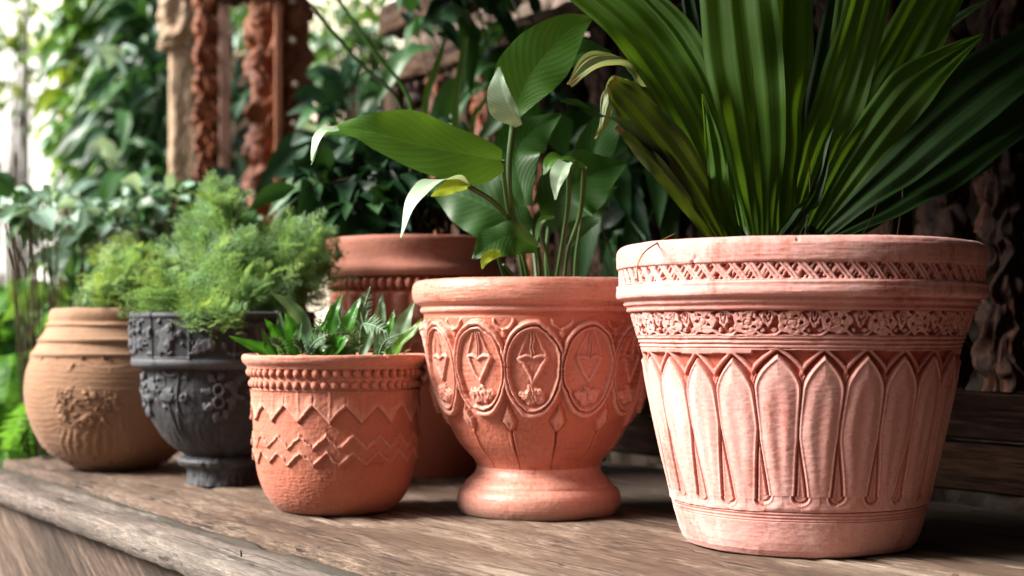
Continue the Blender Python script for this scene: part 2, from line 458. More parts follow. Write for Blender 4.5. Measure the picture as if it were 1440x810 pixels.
def h_petal(TH, Z, R):
    N = 24
    wz = (fbm(TH / (2 * PI) * 24, Z * 16, 24, 41, 1) - .5)
    a, k = cell(TH + wz * .034, N, .46)
    jit = np.sin(k * 78.233) * 43758.5453; jit = jit - np.floor(jit)
    cw = 2 * PI * R / N
    v = (Z - .0500) / (.2105 - .0500) + (jit - .5) * .03
    q = np.clip((v - .755) / .212, 0, 3)
    side = np.where(a > 0, 1., .80)                                       # the dart shows more on one flank
    dart = .205 * side * np.clip((.50 + .12 * (jit - .5) - v) / .44, 0, 1) ** .9
    w = np.where(v < .755, .5 - dart, .5 * (1 - q ** 1.8))
    dfoot = np.hypot((np.abs(a) - .5) * cw, np.maximum(0, (.085 - v)) * .16)
    d = (w - np.abs(a)) * cw
    d = np.where(v < .085, dfoot - .0085 * side, d)
    d = d * (1 - .34 * sst(.62, .86, v))
    o = -d
    pet = sst(-.0004, .0016, d)
    belly = .0022 * sst(0, .013, d) - .0013 * gs(a * cw, .006) * sst(.9, .5, v)
    rim = .0006 * gs(d - .0020, .0010) + .0008 * gs(d - .0022, .0012) * sst(.5, .75, v)
    groove = -.0034 * gs(d + .0003, .0008)
    span = sst(.0001, .0014, o) * sst(.70, .78, v)
    xb = (.5 - np.abs(a)) * cw
    rib = .0056 * sst(.0024, .0014, np.abs(o - .0058))                    # second arch following the petal
    notch = -.0016 * gs(o - .0026, .0010)
    tongue = .0052 * sst(.0062, .0040, xb + np.abs(v - .815) * .060) * sst(.70, .76, v)
    spd = -.0062 + np.maximum(rib, tongue) + notch
    dart_in = sst(.0003, .0016, o) * sst(.66, .56, v)
    dd = -.0028 * gs(o - .0006, .0008) + .0006 * gs(o - .0030, .0012) - .0006
    h = pet * .0006 + belly * pet + rim + groove * sst(.98, .92, v) * sst(.03, .08, v)
    h = np.where(v > .68, h * (1 - span) + spd * span, h * (1 - dart_in) + dd * dart_in)
    h = h * sst(1.005, .985, v) * sst(-.03, .015, v)
    h = h + .0004 * (fbm(TH / (2 * PI) * 40, Z * 30, 40, 47, 3) - .5)
    return h, np.clip(.72 + h / .0042, .03, 1)
def ridges(z0, z1, n, amp, seed=3):
    def f(TH, Z, R):
        zz = Z + .0007 * (fbm(TH / (2 * PI) * 40, Z * 20, 40, seed, 2) - .5)
        v = (zz - z0) / (z1 - z0)
        h = np.abs(np.sin(PI * n * v)) ** .6
        h = np.where((v < 0) | (v > 1), 1, h)
        h = h - .25 * sst(.62, .75, fbm(TH / (2 * PI) * 60, Z * 90, 60, seed + 5, 3))
        return (h - 1) * amp, .15 + .85 * h
    return f

P = big.pr
big.inside('inner_wall', P([(236, 349)])[0][0], big.z(349.5), .285)
big.part('rim', P([(236, 349.5), (243, 346.5), (251, 348.5), (255.5, 354), (257, 361), (257, 374), (256, 379.5), (253.4, 380.4)]), h_lip, .0012, 640, rounds=2)
big.part('lattice_band', P([(253.4, 380.4), (253.4, 402)]), h_lattice, .0006, 1500)
big.part('cornice', P([(253.4, 402), (256, 402.6), (257.4, 405), (256.6, 409), (257.6, 413), (257.2, 419), (254, 422), (247, 423.5), (245.5, 425), (247, 427.5), (246, 430.5), (242.5, 432), (241.5, 434),
     (242.8, 436.5), (241.5, 439), (236, 440.5)]), lambda T, Z, R: (.0004 * (fbm(T / (2 * PI) * 30, Z * 600, 30, 6, 2) - .5), np.clip(.25 + (R - .183) / .015, .2, 1)), .0008, 560, rounds=1)
big.part('scroll_frieze', P([(236, 440.5), (226.5, 471.5)]), h_frieze, .0006, 1500)
zz0, zz1 = big.z(490), big.z(472)
big.part('collar', P([(226.5, 471.5), (228, 472), (221.5, 490)]), ridges(big.z(489), zz1, 3, .0024), .0006, 560)
big.part('body', P([(221.5, 490), (218, 506), (211.5, 540), (204.5, 575), (192, 634), (177, 699)]), h_petal, .00085, 1150, wob=.0005)
big.part('base_band', P([(177, 699), (177.4, 700), (174.2, 713), (171.5, 722), (166.5, 741), (162, 752), (156, 759.5), (147, 762.5), (60, 762.5)]),
         lambda T, Z, R: (np.where(Z > big.z(713), -.0022 * (1 - np.abs(np.sin(PI * 3 * (Z - big.z(713)) / (big.z(700) - big.z(713)))) ** .6), 0) * (Z < big.z(699.6)),
                          np.where(Z > big.z(713), .15 + .8 * np.abs(np.sin(PI * 3 * (Z - big.z(713)) / (big.z(700) - big.z(713)))) ** .6, 1.)), .0009, 640)
big.soil(.185, .290)

# ---- footed urn with medallions
mid = Pot('flower_pot', 'footed orange terracotta urn with oval heart medallions under a thick rolled rim', 1.83, 757.5, 0, mat=TERRA_MID)

def seg(x, y, ax, ay, bx, by):
    dx, dy = bx - ax, by - ay; t = np.clip(((x - ax) * dx + (y - ay) * dy) / (dx * dx + dy * dy), 0, 1)
    return np.hypot(x - ax - t * dx, y - ay - t * dy)

def h_medal(TH, Z, R):
    N = 13; a, k = cell(TH, N, .10)
    jit = np.sin(k * 78.233) * 43758.5453; jit = jit - np.floor(jit)
    n1 = fbm(TH / (2 * PI) * 70, Z * 70, 70, 61, 3) - .5; n2 = fbm(TH / (2 * PI) * 240, Z * 240, 240, 64, 3) - .5
    half = PI * .1425 / N
    x = a * 2 * half + n1 * .004; z = Z - mid.z(513) + n1 * .004
    hx = half * 1.03; hz = np.where(z > 0, .0560, .0600)
    hx = half * 1.09; rho = np.hypot(x / hx, z / hz); sc = .040
    ins = sst(1.02, .97, rho)
    h = ins * .0048                                                       # wide outer band, raised like a scale
    h = h + .0026 * gs((rho - .945) * sc, .0022) - .0052 * sst(.0010, .0003, np.abs((rho - .880) * sc)) + .0024 * gs((rho - .835) * sc, .0012)
    h = h - .0030 * sst(.825, .775, rho)
    inn = sst(.80, .74, rho)
    stem_ = sst(.012, .017, z)
    h = h + inn * stem_ * (.0024 * sst(.0011, .0006, np.abs(np.abs(x) - .0015)) + .0024 * gs(np.abs(x) - .0135 + (z - .020) * .42, .0015))
    hy = z - .0035
    w = np.clip((hy + .0245) / .0325, 0, 1) ** .9 * .0190
    top = .0062 + .0062 * np.sqrt(np.clip(1 - ((np.abs(x) - .0090) / .0098) ** 2, 0, 1))
    d = np.minimum((w - np.abs(x)) * .82, top - hy)
    h = h + inn * (sst(-.0003, .0014, d) * .0036 - .0028 * sst(.0034, .0050, d))
    lx, lz = x, z + .0335
    lr = np.hypot(lx / 1.7, lz) + n2 * .007 + .0016 * np.cos(5 * np.arctan2(lz, lx) + jit * 3)
    h = h + inn * (sst(.0104, .0086, lr) * .0044 + n2 * .0036 * (lr < .0104) - .0020 * gs(lx + lz * .3, .0008) * (lr < .009))
    out = 1 - ins
    xb = (.5 - np.abs(a)) * 2 * half
    h = h + out * sst(.0, .02, z) * (.0032 * sst(.0022, .0010, np.abs(np.hypot(xb, (z - .058)) - .0120)) + .0030 * sst(.0035, .0018, np.hypot(xb, (z - .040) * .5)))
    zb = Z - mid.z(584)
    pt = xb * 1.1 + np.abs(np.where(zb > 0, zb * .5, zb * .75)) + n2 * .004 + n1 * .003
    h = h + out * (.0040 * sst(.0120, .0070, pt) - .0016 * gs(xb, .0010) * sst(.004, -.004, zb) - .0014 * gs(pt - .0132, .0014)) * sst(.0, -.02, z)
    low = sst(mid.z(592), mid.z(602), Z) * sst(mid.z(642), mid.z(622), Z)
    xl = (.5 - np.abs(a)) * 2 * PI * R / N
    h = h + low * (-.0024 * gs(xl + n1 * .006, .0008) + .0007 * gs(xl - .0026, .0014))
    h = h + .0008 * n2
    h = h * sst(mid.z(448), mid.z(453), Z)
    return h, np.clip(.42 + h / .0060, .03, 1)
P = mid.pr
mid.inside('inner_wall', P([(158, 397)])[0][0], mid.z(397.5), .262)
mid.part('rim', P([(158, 397.5), (165, 395), (173, 396.5), (177.5, 402), (179, 410), (178, 420), (174.5, 427), (167, 431)]), h_lip, .0015, 480, rounds=2, wob=.001)
mid.part('collar', P([(167, 431), (165.5, 432.5), (167, 434.5), (167.3, 438), (165.5, 440.5), (162.6, 442), (161.6, 445), (162.2, 448)]), lambda T, Z, R: (R * 0, np.clip(.3 + (R - .147) / .008, .2, 1)), .0009, 480, rounds=1)
mid.part('bowl', P([(162.2, 448), (161.5, 455), (158.5, 475), (154.5, 499), (149.5, 532), (143.5, 560), (135, 580), (130, 588), (121, 604), (112, 620), (100, 634), (90, 644), (86, 653)]), h_medal, .0010, 1000, rounds=1, wob=.0016)
mid.part('foot', P([(86, 653), (86.5, 658), (90, 665), (99, 673), (102.5, 677), (102.8, 679), (103.4, 680.5), (109, 684), (113.5, 690), (115, 699), (114.5, 708), (110.5, 716), (106.5, 719.9), (50, 720)]), None, .0013, 480, rounds=1, wob=.0016)
mid.soil(.145, .262)

# ---- small pot with two bead rows
small = Pot('flower_pot', 'small round-bottomed orange terracotta pot with two bead rows under its rim', 1.85, 473, 0, mat=TERRA_SMALL)

def h_zig(TH, Z, R):
    N = 17; n1 = fbm(TH / (2 * PI) * 40, Z * 60, 40, 71, 3) - .5; n2 = fbm(TH / (2 * PI) * 190, Z * 190, 190, 75, 3) - .5
    a, k = cell(TH + n1 * .03, N, .2)
    # shields whose points hang down
    zl = small.z(568) - .0205 * (1 - 2 * np.abs(a)) ** 1.15 + n1 * .004
    sd = Z - zl
    up = sst(-.0004, .0014, sd)
    h = .0030 * sst(-.0006, .0022, sd) * (1 - .55 * sst(.004, .022, sd)) * (.75 + .5 * n1) + .0008 * gs(sd - .003, .0022) - .0008 * gs(sd + .0012, .0012)
    h = h - .0010 * gs((np.abs(a) - .5) * .04, .0011) * sst(0, .004, sd) * sst(small.z(546), small.z(556), Z) + .0008 * gs(a * .04, .002) * up
    b_, k2 = cell(TH + n1 * .04, 20, .37); tri = np.abs(b_) * 2
    z1 = small.z(614) + .0080 * (1 - 2 * tri) + n2 * .004 + n1 * .004; z2 = small.z(636) + .0075 * (1 - 2 * tri) + n2 * .004 - n1 * .005
    lay = sst(-.0004, .0008, z1 - Z) * sst(-.0004, .0008, Z - z2)
    wear = .7 + .3 * sst(-.12, .10, n1)
    h = h + .0032 * gs(Z - z1, .0023) * wear + .0032 * gs(Z - z2, .0023) * (1.3 - wear * .4) + .0004 * lay
    low = sst(small.z(660), small.z(645), Z)
    h = h + .0007 * sst(-.001, .003, Z - z2) - .0007
    h = h + .0006 * n2
    turn = .00012 * np.sin(Z * 1500 + 14 * n1) * (1 - low)
    return h + turn, np.clip(.62 + h / .0060, .1, 1)

P = small.pr
small.inside('inner_wall', P([(124, 499)])[0][0], small.z(498.5), .185)
small.part('rim', P([(124, 498.5), (128, 497.2), (131, 499.5), (131.6, 504), (130, 508.5), (127, 511.5), (124.5, 514), (123.5, 517)]), h_lip, .0012, 420, rounds=1, wob=.001)
def bead_row(pot, y0, y1, hw, N, jitter, name='bead_row'):
    z0, z1 = pot.z(y1), pot.z(y0); zc = (z0 + z1) / 2; hh = (z1 - z0) / 2
    def f(TH, Z, R):
        a, k = cell(TH + jitter, N)
        jit = np.sin(k * 12.9898) * 43758.5453; jit = jit - np.floor(jit)
        cw = 2 * PI * R / N
        x = a * cw / (cw * .5 * (.90 + .07 * jit)); y = (Z - zc) / (hh * (.90 + .08 * jit))
        q = np.clip(1 - x * x - y * y, 0, 1)
        h = np.sqrt(q)
        return h * hh * 1.0 - .0036, .05 + .95 * h
    return pot.part(name, pot.pr([(hw + .8, y0), (hw - .8, y1)]), f, .0007, 1100)
bead_row(small, 514.5, 530.5, 121.5, 56, 0.0)
bead_row(small, 531, 545.5, 119, 56, .02)
small.part('body', P([(119, 545.5), (117.2, 548), (116.5, 560), (115.6, 590), (115, 618), (114.2, 632), (112.5, 648), (108.5, 668), (103, 684), (95, 699), (86, 709), (76, 716), (68, 717.4), (30, 717.4)]), h_zig, .0010, 900, rounds=1)
small.soil(.113, .190)

# ---- black footed pot
black = Pot('flower_pot', 'charcoal grey footed bowl pot with panelled rim, spilling feathery moss', 2.19, 314, 0, mat=CAST_GREY)
def h_blackrim(TH, Z, R):
    z0, z1 = black.z(503), black.z(446); v = (Z - z0) / (z1 - z0)
    N = 13; a, k = cell(TH, N, .25)
    n1 = fbm(TH / (2 * PI) * 64, Z * 70, 64, 81, 3); n2 = fbm(TH / (2 * PI) * 150, Z * 150, 150, 85, 3)
    x = a * .066; y = (v - .5) * .063
    fr = .0026 * gs((np.abs(a) - .5) * .066, .0018)
    lump = np.maximum.reduce([sst(.0085, .004, np.hypot(x, (y - .012))), sst(.0105, .006, np.hypot(x * 1.3 - .004 * np.sin(k * 3), (y + .010) * .9)), sst(.006, .003, np.hypot(np.abs(x) - .019, y + .012 * np.cos(k * 2)))])
    curl = sst(.57, .64, n1) * .75
    h = fr + .0052 * np.maximum(lump * (.6 + .6 * n2), curl) * sst(.02, .14, v) * sst(.98, .86, v) + .0025 * sst(.95, .99, v) + .0022 * sst(.05, .0, v)
    return h, np.clip(.15 + h / .0055, 0, 1)
def h_blackbowl(TH, Z, R):
    N = 10; a, k = cell(TH, N, .08); odd = np.abs(k) % 2
    n1 = fbm(TH / (2 * PI) * 40, Z * 60, 40, 91, 3) - .5; n2 = fbm(TH / (2 * PI) * 120, Z * 120, 120, 95, 3)
    x = a * 2 * PI * .115 / N; z = Z - black.z(552)
    # flower spray
    rr = np.hypot(x, z); ph = np.arctan2(x, z)
    spray = np.zeros_like(R)
    for q in range(8):
        pa = q * PI / 4 + .2; cx, cz = .017 * np.sin(pa), .030 * np.cos(pa)
        ux, uz = np.sin(pa), np.cos(pa); dx, dz = x - cx + (n2 - .5) * .006, z - cz + (n2 - .5) * .006
        spray = np.maximum(spray, sst(1.15, .75, np.hypot((dx * ux + dz * uz) / .0085, (dx * uz - dz * ux) / .0048)))
    ringo = sst(.0026, .0014, np.abs(np.hypot(x, (np.abs(z) - .0085) * .85) - .0065))
    sh = .0066 * np.clip(np.maximum(spray * .9, ringo), 0, 1.1)
    # tall tulip between sprays
    w = .004 + .010 * np.clip((z + .045) / .08, 0, 1)
    tul = .0030 * gs(np.abs(x) - w, .0022) * sst(-.07, -.05, z) * sst(.040, .034, z) + .0042 * gs(np.hypot(x, (z - .036) * 1.5) - .011, .0028)
    h = np.where(odd < .5, sh, tul)
    m = sst(black.z(630), black.z(612), Z) * sst(black.z(517), black.z(523), Z)
    h = np.maximum(h, .0040 * sst(.53, .62, fbm(TH / (2 * PI) * 52, Z * 66, 52, 97, 3)) * sst(.030, .012, np.abs(z + .012 * np.cos(a * 6.28)))) * m + .0016 * n1 + .0014 * (n2 - .5)
    return h, np.clip(.2 + h / .0055, 0, 1)
P = black.pr
black.inside('inner_wall', P([(120, 444)])[0][0], black.z(444), .235)
black.part('rim', P([(120, 444), (123, 442.5), (125.8, 443.5), (126, 448), (124, 502)]), h_blackrim, .0013, 760)
black.part('rim_roll', P([(124, 502), (125.5, 504), (126.4, 508.5), (125, 513), (120, 516), (111, 518)]), None, .0014, 360, rounds=1, wob=.002)
black.part('bowl', P([(111, 518), (108.5, 521), (108.3, 535), (108.5, 550), (106, 562), (101, 580), (96, 593), (88, 606), (78, 618), (64, 630), (53, 636), (50.5, 639)]), h_blackbowl, .0013, 760, rounds=1)
black.part('foot', P([(50.5, 639), (54, 640.5), (60, 642), (62.5, 646), (60, 651), (53, 655), (49.5, 658), (48.5, 668), (49.2, 673), (50, 679), (44, 679.3), (20, 679.3)]), lambda T, Z, R: (.0030 * (fbm(T / (2 * PI) * 60, Z * 90, 60, 99, 3) - .5), fbm(T / (2 * PI) * 60, Z * 90, 60, 99, 3)), .0013, 360, wob=.003)
black.soil(.128, .238)

# ---- brown jar
tan = Pot('flower_pot', 'bulging tan clay jar with three ridges at the neck and a worn raised motif', 2.434, 163, 658.5, mat=CLAY_TAN)
def h_tan(TH, Z, R):
    n1 = fbm(TH / (2 * PI) * 26, Z * 40, 26, 101, 3) - .5; n2 = fbm(TH / (2 * PI) * 110, Z * 110, 110, 105, 3)
    z = Z - tan.z(568); x = TH * R + .046
    m = sst(.085, .02, np.abs(x + .2 * z)) * sst(.045, .010, np.abs(z + .1 * x)) + (n2 - .5) * .4
    motif = .0030 * sst(.15, .70, m) * np.maximum(sst(.060, .015, np.abs(fbm(TH / (2 * PI) * 72, Z * 74, 72, 111, 2) - .5)), sst(.60, .72, fbm(TH / (2 * PI) * 110, Z * 100, 110, 117, 2))) * (.4 + 1.1 * n2)
    z2 = Z - tan.z(615)
    m2 = sst(.06, .03, np.abs(x)) * sst(.028, .012, np.abs(z2))
    cols = .0008 * m2 * np.cos(x * 420 + 6 * n1)
    turn = .0002 * np.sin(Z * 640 + 9 * n1) + .0002 * np.sin(Z * 1130 + 12 * n1)
    drops = .003 * sst(.74, .80, n2) * sst(.05, .08, np.abs(z)) * sst(.16, .1, np.abs(z))
    h = motif + cols + turn + drops + .001 * n1
    return h, np.clip(.55 + (motif + cols) / .006, 0, 1)
def Pt(pts):
    o = []
    for hw, y in pts:
        o.append((hw * tan.k, max(0, H - (HZ + (y - HZ)) * tan.k + HZ * tan.k)))
    return [(r, z) for r, z in o]
tan.inside('inner_wall', 80 * tan.k, tan.z(435), .25)
tan.part('rim', Pt([(80, 435), (83, 433.5), (86.5, 435), (89.5, 440), (90.5, 447), (89.5, 452), (91, 454.5), (94.5, 455), (95.5, 457.5)]), None, .0016, 420, rounds=1, wob=.002)
tan.part('neck_ridge', Pt([(95.5, 457.5), (93.5, 460), (98, 468), (103.5, 475.5), (106.3, 477), (106, 480)]), None, .0014, 420, wob=.0024, seed=5)
tan.part('neck_ridge', Pt([(106, 480), (103.8, 482), (107.5, 488), (111.8, 494.5), (114.2, 496.3), (114, 499)]), None, .0014, 420, wob=.0024, seed=8)
tan.part('body', Pt([(114, 499), (112.6, 501.5), (116.5, 510), (120.5, 522), (122.6, 537), (123, 550), (121, 568), (116.5, 587), (108, 608), (97, 625), (84, 638), (70, 647.5), (58, 653.5), (50, 657), (47.5, 658.3), (20, 658.3)]), h_tan, .0012, 760, rounds=1, wob=.0018)
tan.soil(.095, .245)

# ---- big pot behind
back = Pot('flower_pot', 'wide terracotta pot with flared plain collar and bead band, in shade behind the others', 2.37, 588, 0, mat=TERRA_BACK)
P = back.pr
back.inside('inner_wall', P([(120, 340)])[0][0], back.z(340), .36)
back.part('rim', P([(120, 340), (125, 337.5), (129, 339), (130, 344), (128, 352), (125, 362), (124, 370), (126, 376), (129, 381), (129, 386), (126, 392)]), None, .002, 320, rounds=2, wob=.0015)
bead_row(back, 393, 412, 121, 62, 0.)
def h_flute(TH, Z, R):
    a, k = cell(TH, 31); h = .006 * (np.cos(2 * PI * a) * .5 + .5) ** .6
    h = h * sst(back.z(452), back.z(446), Z) * sst(back.z(412), back.z(418), Z)
    a2, k2 = cell(TH, 15); z = Z - back.z(500)
    rho = np.hypot(a2 * 2 * PI * R / 15 / .026, z / .045)
    h2 = .004 * (gs((rho - .9) * .03, .003) + gs((rho - .55) * .03, .003))
    return h + h2 * sst(back.z(550), back.z(540), Z), np.clip(.3 + (h + h2) / .006, 0, 1)
back.part('body', P([(121, 412), (120, 416), (121, 446), (124, 448), (124, 453), (121, 456), (119, 470), (117, 520), (111, 570), (101, 620), (92, 650), (87, 663.5), (20, 663.5)]), h_flute, .002, 420)
back.soil(.135, .365)

# ------------------------------------------------------------------ the bench the pots stand on
ANG = math.atan2(-.832, .5546)               # long direction of the bench, towards the camera's right
T0 = Vector((-.935, 2.609, 0)); UU = Vector((.5546, -.832, 0)); NN = Vector((.832, .5546, 0))
def st(s, t, z=0.0): return T0 + UU * s + NN * t + Vector((0, 0, z))

WOOD_TOP = mat_wood('weathered_bench_wood', [(.034, .018, .010), (.098, .058, .036), (.19, .128, .088), (.38, .295, .225)], g=30, rough=.62, bump=.9, crack=.85, spec=.4, patch=(.15, .085, .05), band=(.050, .030, .019), bpar=(.58, .30, 5.))  # band paints shade over the back of the tabletop in dark brown
WOOD_STRIP = mat_wood('grey_bench_edge', [(.065, .047, .039), (.15, .115, .095), (.26, .21, .178), (.44, .375, .325)], g=26, rough=.7, bump=.9, crack=.7, patch=(.17, .15, .125), band=(.085, .075, .055))
WOOD_SIDE = mat_wood('brown_side_boards', [(.014, .007, .004), (.044, .024, .014), (.098, .060, .039), (.22, .155, .115)], rot=(0, math.radians(-24), 0), g=16, rough=.6, bump=.8, crack=.8)
IRON = mat_simple('dark_iron', (.02, .018, .016), (.06, .045, .035), 60, .6, .4, .4, .002)

bench = thing('wooden_bench', 'weathered grey brown wooden bench with thick stepped edge carrying the plant pots', 'bench', tuple(T0 + Vector((0, 0, -.75))), ANG)
def slab(name, x0, x1, y0, y1, z0, z1, mat, nx, ny, seed, amp=.0022, parent=bench, edge=.0014):
    """plank with an uneven top, worn edges; local x along the bench, y inwards, z relative to the bench's base"""
    xs = np.linspace(x0, x1, nx); prof = []
    ys = np.concatenate([[y0], y0 + (y1 - y0) * np.linspace(0, 1, ny) ** 1.0, [y1]])
    V = []; 
    X, Yp = np.meshgrid(xs, np.arange(ny), indexing='ij')
    yy = y0 + (y1 - y0) * (Yp / (ny - 1))
    n = fbm(X * 7 + 60, yy * 34 + 20, 256, seed, 4) - .5
    e0 = .004 * (fbm(X * 26 + 9, X * 0 + 3, 256, seed + 9, 4) - .5) * 2
    top = z1 + amp * n * 2 - edge * np.exp(-((yy - y0) / .004)) - edge * np.exp(-((y1 - yy) / .004))
    top = top - .0035 * sst(.62, .72, fbm(X * 9 + 3, yy * 160 + 5, 256, seed + 3, 3))
    yj = yy + e0 * np.exp(-(yy - y0) / .01) * (1 if parent is bench else 0)
    rows = [np.stack([X[:, 0], yj[:, 0] + .001, np.full(nx, z0)], -1), np.stack([X[:, 0], yj[:, 0] - .0005, np.full(nx, (z0 + z1) / 2)], -1)]
    grid = np.stack([X, yj, top], -1)
    back_ = np.stack([X[:, 0], yy[:, -1], np.full(nx, z0)], -1)
    G = np.concatenate([np.stack(rows, 1), grid, back_[:, None]], 1)
    m = G.shape[1]
    i = np.arange(nx - 1)[:, None] * m; j = np.arange(m - 1)[None, :]
    Q = np.stack([i + j, i + m + j, i + m + j + 1, i + j + 1], -1).reshape(-1, 4)
    Q2 = [(k * m, k * m + m - 1, (k + 1) * m + m - 1, (k + 1) * m) for k in range(nx - 1)]
    caps = MB(); caps.add(G.reshape(-1, 3), np.concatenate([Q, np.array(Q2)]))
    for side in (0, nx - 1):
        for k in range(m // 2 - 1):
            a = side * m
            caps.Q.append(np.array([(a + k, a + k + 1, a + m - 2 - k, a + m - 1 - k)]))
    return caps
TZ = .75
top = slab('t', 0, 2.45, 0, .435, TZ - .035, TZ, None, 420, 60, 201)
sl2 = slab('t', 0, 2.45, .439, .70, TZ - .035, TZ, None, 300, 36, 231); top.add(np.concatenate(sl2.V), np.concatenate(sl2.Q))
sl2 = slab('t', 0, 2.45, .704, .90, TZ - .035, TZ, None, 300, 28, 251); top.add(np.concatenate(sl2.V), np.concatenate(sl2.Q))
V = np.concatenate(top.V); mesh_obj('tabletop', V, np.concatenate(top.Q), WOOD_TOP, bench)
sl = slab('t', -.10, 2.45, -.086, -.006, TZ - .044, TZ - .012, None, 420, 20, 271)
mesh_obj('edge_strip', np.concatenate(sl.V), np.concatenate(sl.Q), WOOD_STRIP, bench)
mb = MB()
for k in range(3): mb.box(-.02, 2.4, -.058 + .002 * (k % 2), -.02, TZ - .044 - .23 * (k + 1) + .003, TZ - .044 - .23 * k, bev=.003)
mesh_obj('side_panel', np.concatenate(mb.V), [np.concatenate(mb.Q), np.concatenate(mb.T)], WOOD_SIDE, bench)
mb = MB(); mb.box(-.012, .018, -.018, .88, TZ - .70, TZ - .04, bev=.003)
mesh_obj('end_panel', np.concatenate(mb.V), [np.concatenate(mb.Q), np.concatenate(mb.T)], WOOD_SIDE, bench)
for (x, y) in ((.06, -.005), (.06, .84), (2.36, -.005), (2.36, .84)):
    mb = MB(); mb.box(x, x + .055, y, y + .055, .0, TZ - .045, bev=.004)
    mesh_obj('leg', np.concatenate(mb.V), [np.concatenate(mb.Q), np.concatenate(mb.T)], WOOD_SIDE, bench)
mb = MB(); mb.box(.012, .040, .060, .125, TZ - .001, TZ + .003, bev=.001)
mesh_obj('shadowed_notch', np.concatenate(mb.V), [np.concatenate(mb.Q), np.concatenate(mb.T)], IRON, bench)  # dark plate on the surface imitates a shadowed notch in the top
# bent nail in the edge strip
pn = at(339, 787, 1.535); 
mb = MB(); mb.tube([(pn.x, pn.y, -.014), (pn.x, pn.y, -.009), (pn.x - .0007, pn.y, -.0045)], .0012, 6); mb.build('nail', IRON, bench)

# ------------------------------------------------------------------ leaf building
def spline(P, n):
    P = np.array([tuple(p) for p in P], float)
    if len(P) == 2: P = np.array([P[0], (P[0] + P[1]) / 2, P[1]])
    Q = np.concatenate([[2 * P[0] - P[1]], P, [2 * P[-1] - P[-2]]])
    m = len(P) - 1; t = np.linspace(0, m, n); k = np.minimum(t.astype(int), m - 1); f = (t - k)[:, None]
    a, b_, c, d = Q[k], Q[k + 1], Q[k + 2], Q[k + 3]
    return .5 * (2 * b_ + (c - a) * f + (2 * a - 5 * b_ + 4 * c - d) * f ** 2 + (3 * b_ - a - 3 * c + d) * f ** 3), t / m

def blade(mb, P, up, down=None, hint=(0, -1, .2), fold=.15, pleats=0, pamp=0., wave=0., n=26, m=13, cup=0., twist=0., seed=0, serr=0., base_t=0.):
    """one leaf blade: P spine points, up/down half widths (metres) to either side, hint = direction the face looks"""
    C_, t = spline(P, n)
    tt = np.linspace(0, 1, len(up)); wu = np.interp(t, tt, up); wd = np.interp(t, tt, down if down is not None else up)
    # soften the piecewise widths
    ker = np.array([1, 2, 3, 2, 1]) / 9
    if n > 12:
        for w in (wu, wd): w[2:-2] = np.convolve(w, ker, 'same')[2:-2]
    Tn = np.gradient(C_, axis=0); Tn /= np.linalg.norm(Tn, axis=1)[:, None] + 1e-9
    hint = np.array(hint, float)
    if hint.ndim == 1: hint = np.repeat(hint[None], n, 0)
    else: hint = np.stack([np.interp(t, np.linspace(0, 1, len(hint)), hint[:, k]) for k in range(3)], -1)
    Sd = np.cross(Tn, hint); Sd /= np.linalg.norm(Sd, axis=1)[:, None] + 1e-9
    N_ = np.cross(Sd, Tn)
    a = np.linspace(-1, 1, m)
    W = np.where(a[None, :] > 0, wu[:, None], wd[:, None]) * a[None, :]
    rs = np.random.RandomState(seed)
    if serr: 
        ed = 1 + serr * np.sign(np.sin(np.arange(n) * PI * .999 + .5))[:, None] * (np.abs(a)[None, :] ** 4)
        W = W * ed
    fo = fold
    off = np.abs(W) * np.sin(fo) * 1.0 - cup * (W ** 2) * 1.0
    W = W * np.cos(fo)
    if pleats:
        tri = np.abs(((a * pleats * .5 + .25) % 1.) - .5) * 4 - 1
        off = off + pamp * tri[None, :] * np.minimum(1, wu / (max(wu) * .6 + 1e-9))[:, None]
    if wave:
        ph = rs.rand(4) * 6
        off = off + wave * (np.sin(t * 11 + ph[0])[:, None] * (a > 0)[None, :] + np.sin(t * 9 + ph[1])[:, None] * (a < 0)[None, :]) * (np.abs(a) ** 2)[None, :] * np.minimum(1, wu / (max(wu) + 1e-9))[:, None]
        off = off + wave * .35 * np.sin(t * 23 + ph[2])[:, None] * np.abs(a)[None, :]
    V = C_[:, None, :] + Sd[:, None, :] * W[..., None] + N_[:, None, :] * off[..., None]
    V = V.reshape(-1, 3)
    i = np.arange(n - 1)[:, None] * m; j = np.arange(m - 1)[None, :]
    Q = np.stack([i + j, i + j + 1, i + m + j + 1, i + m + j], -1).reshape(-1, 4)
    UV = np.stack([np.tile(a * .5 + .5, n), np.repeat(t, m)], -1)
    mb.add(V, Q, None, UV)

def pts(L): return [at(*p) for p in L]
def hw(L, d): return [x * d / F for x in L]

# ------------------------------------------------------------------ leaf materials
L_STRAP = mat_leaf('strap_leaf_green', (.030, .090, .004), (.075, .170, .010), tr=.38, rough=.55, veins='par', vn=9, spec=.22, trc=(.22, .42, .02))
L_STRAP_SHADED = mat_leaf('strap_leaf_shaded', (.007, .027, .004), (.020, .058, .008), tr=.16, rough=.55, veins='par', vn=9, spec=.3)  # darker strap copy, shade of the right and rear leaves put into colour
L_STRAP_PALE = mat_leaf('strap_leaf_faded', (.12, .18, .06), (.30, .36, .18), tr=.3, rough=.5, veins='par', vn=8, dry=.8)
L_STRAP_DRY = mat_leaf('strap_leaf_olive', (.026, .055, .006), (.060, .095, .010), tr=.22, rough=.4, veins='par', vn=8, dry=.9)
L_LILY = mat_leaf('lily_leaf', (.028, .10, .010), (.070, .19, .018), tr=.36, rough=.42, veins='side', vn=15, spec=.45, trc=(.30, .55, .04))
L_LILY_PALE = mat_leaf('lily_leaf_pale', (.20, .32, .19), (.36, .48, .33), tr=.22, rough=.4, veins='side', vn=15)
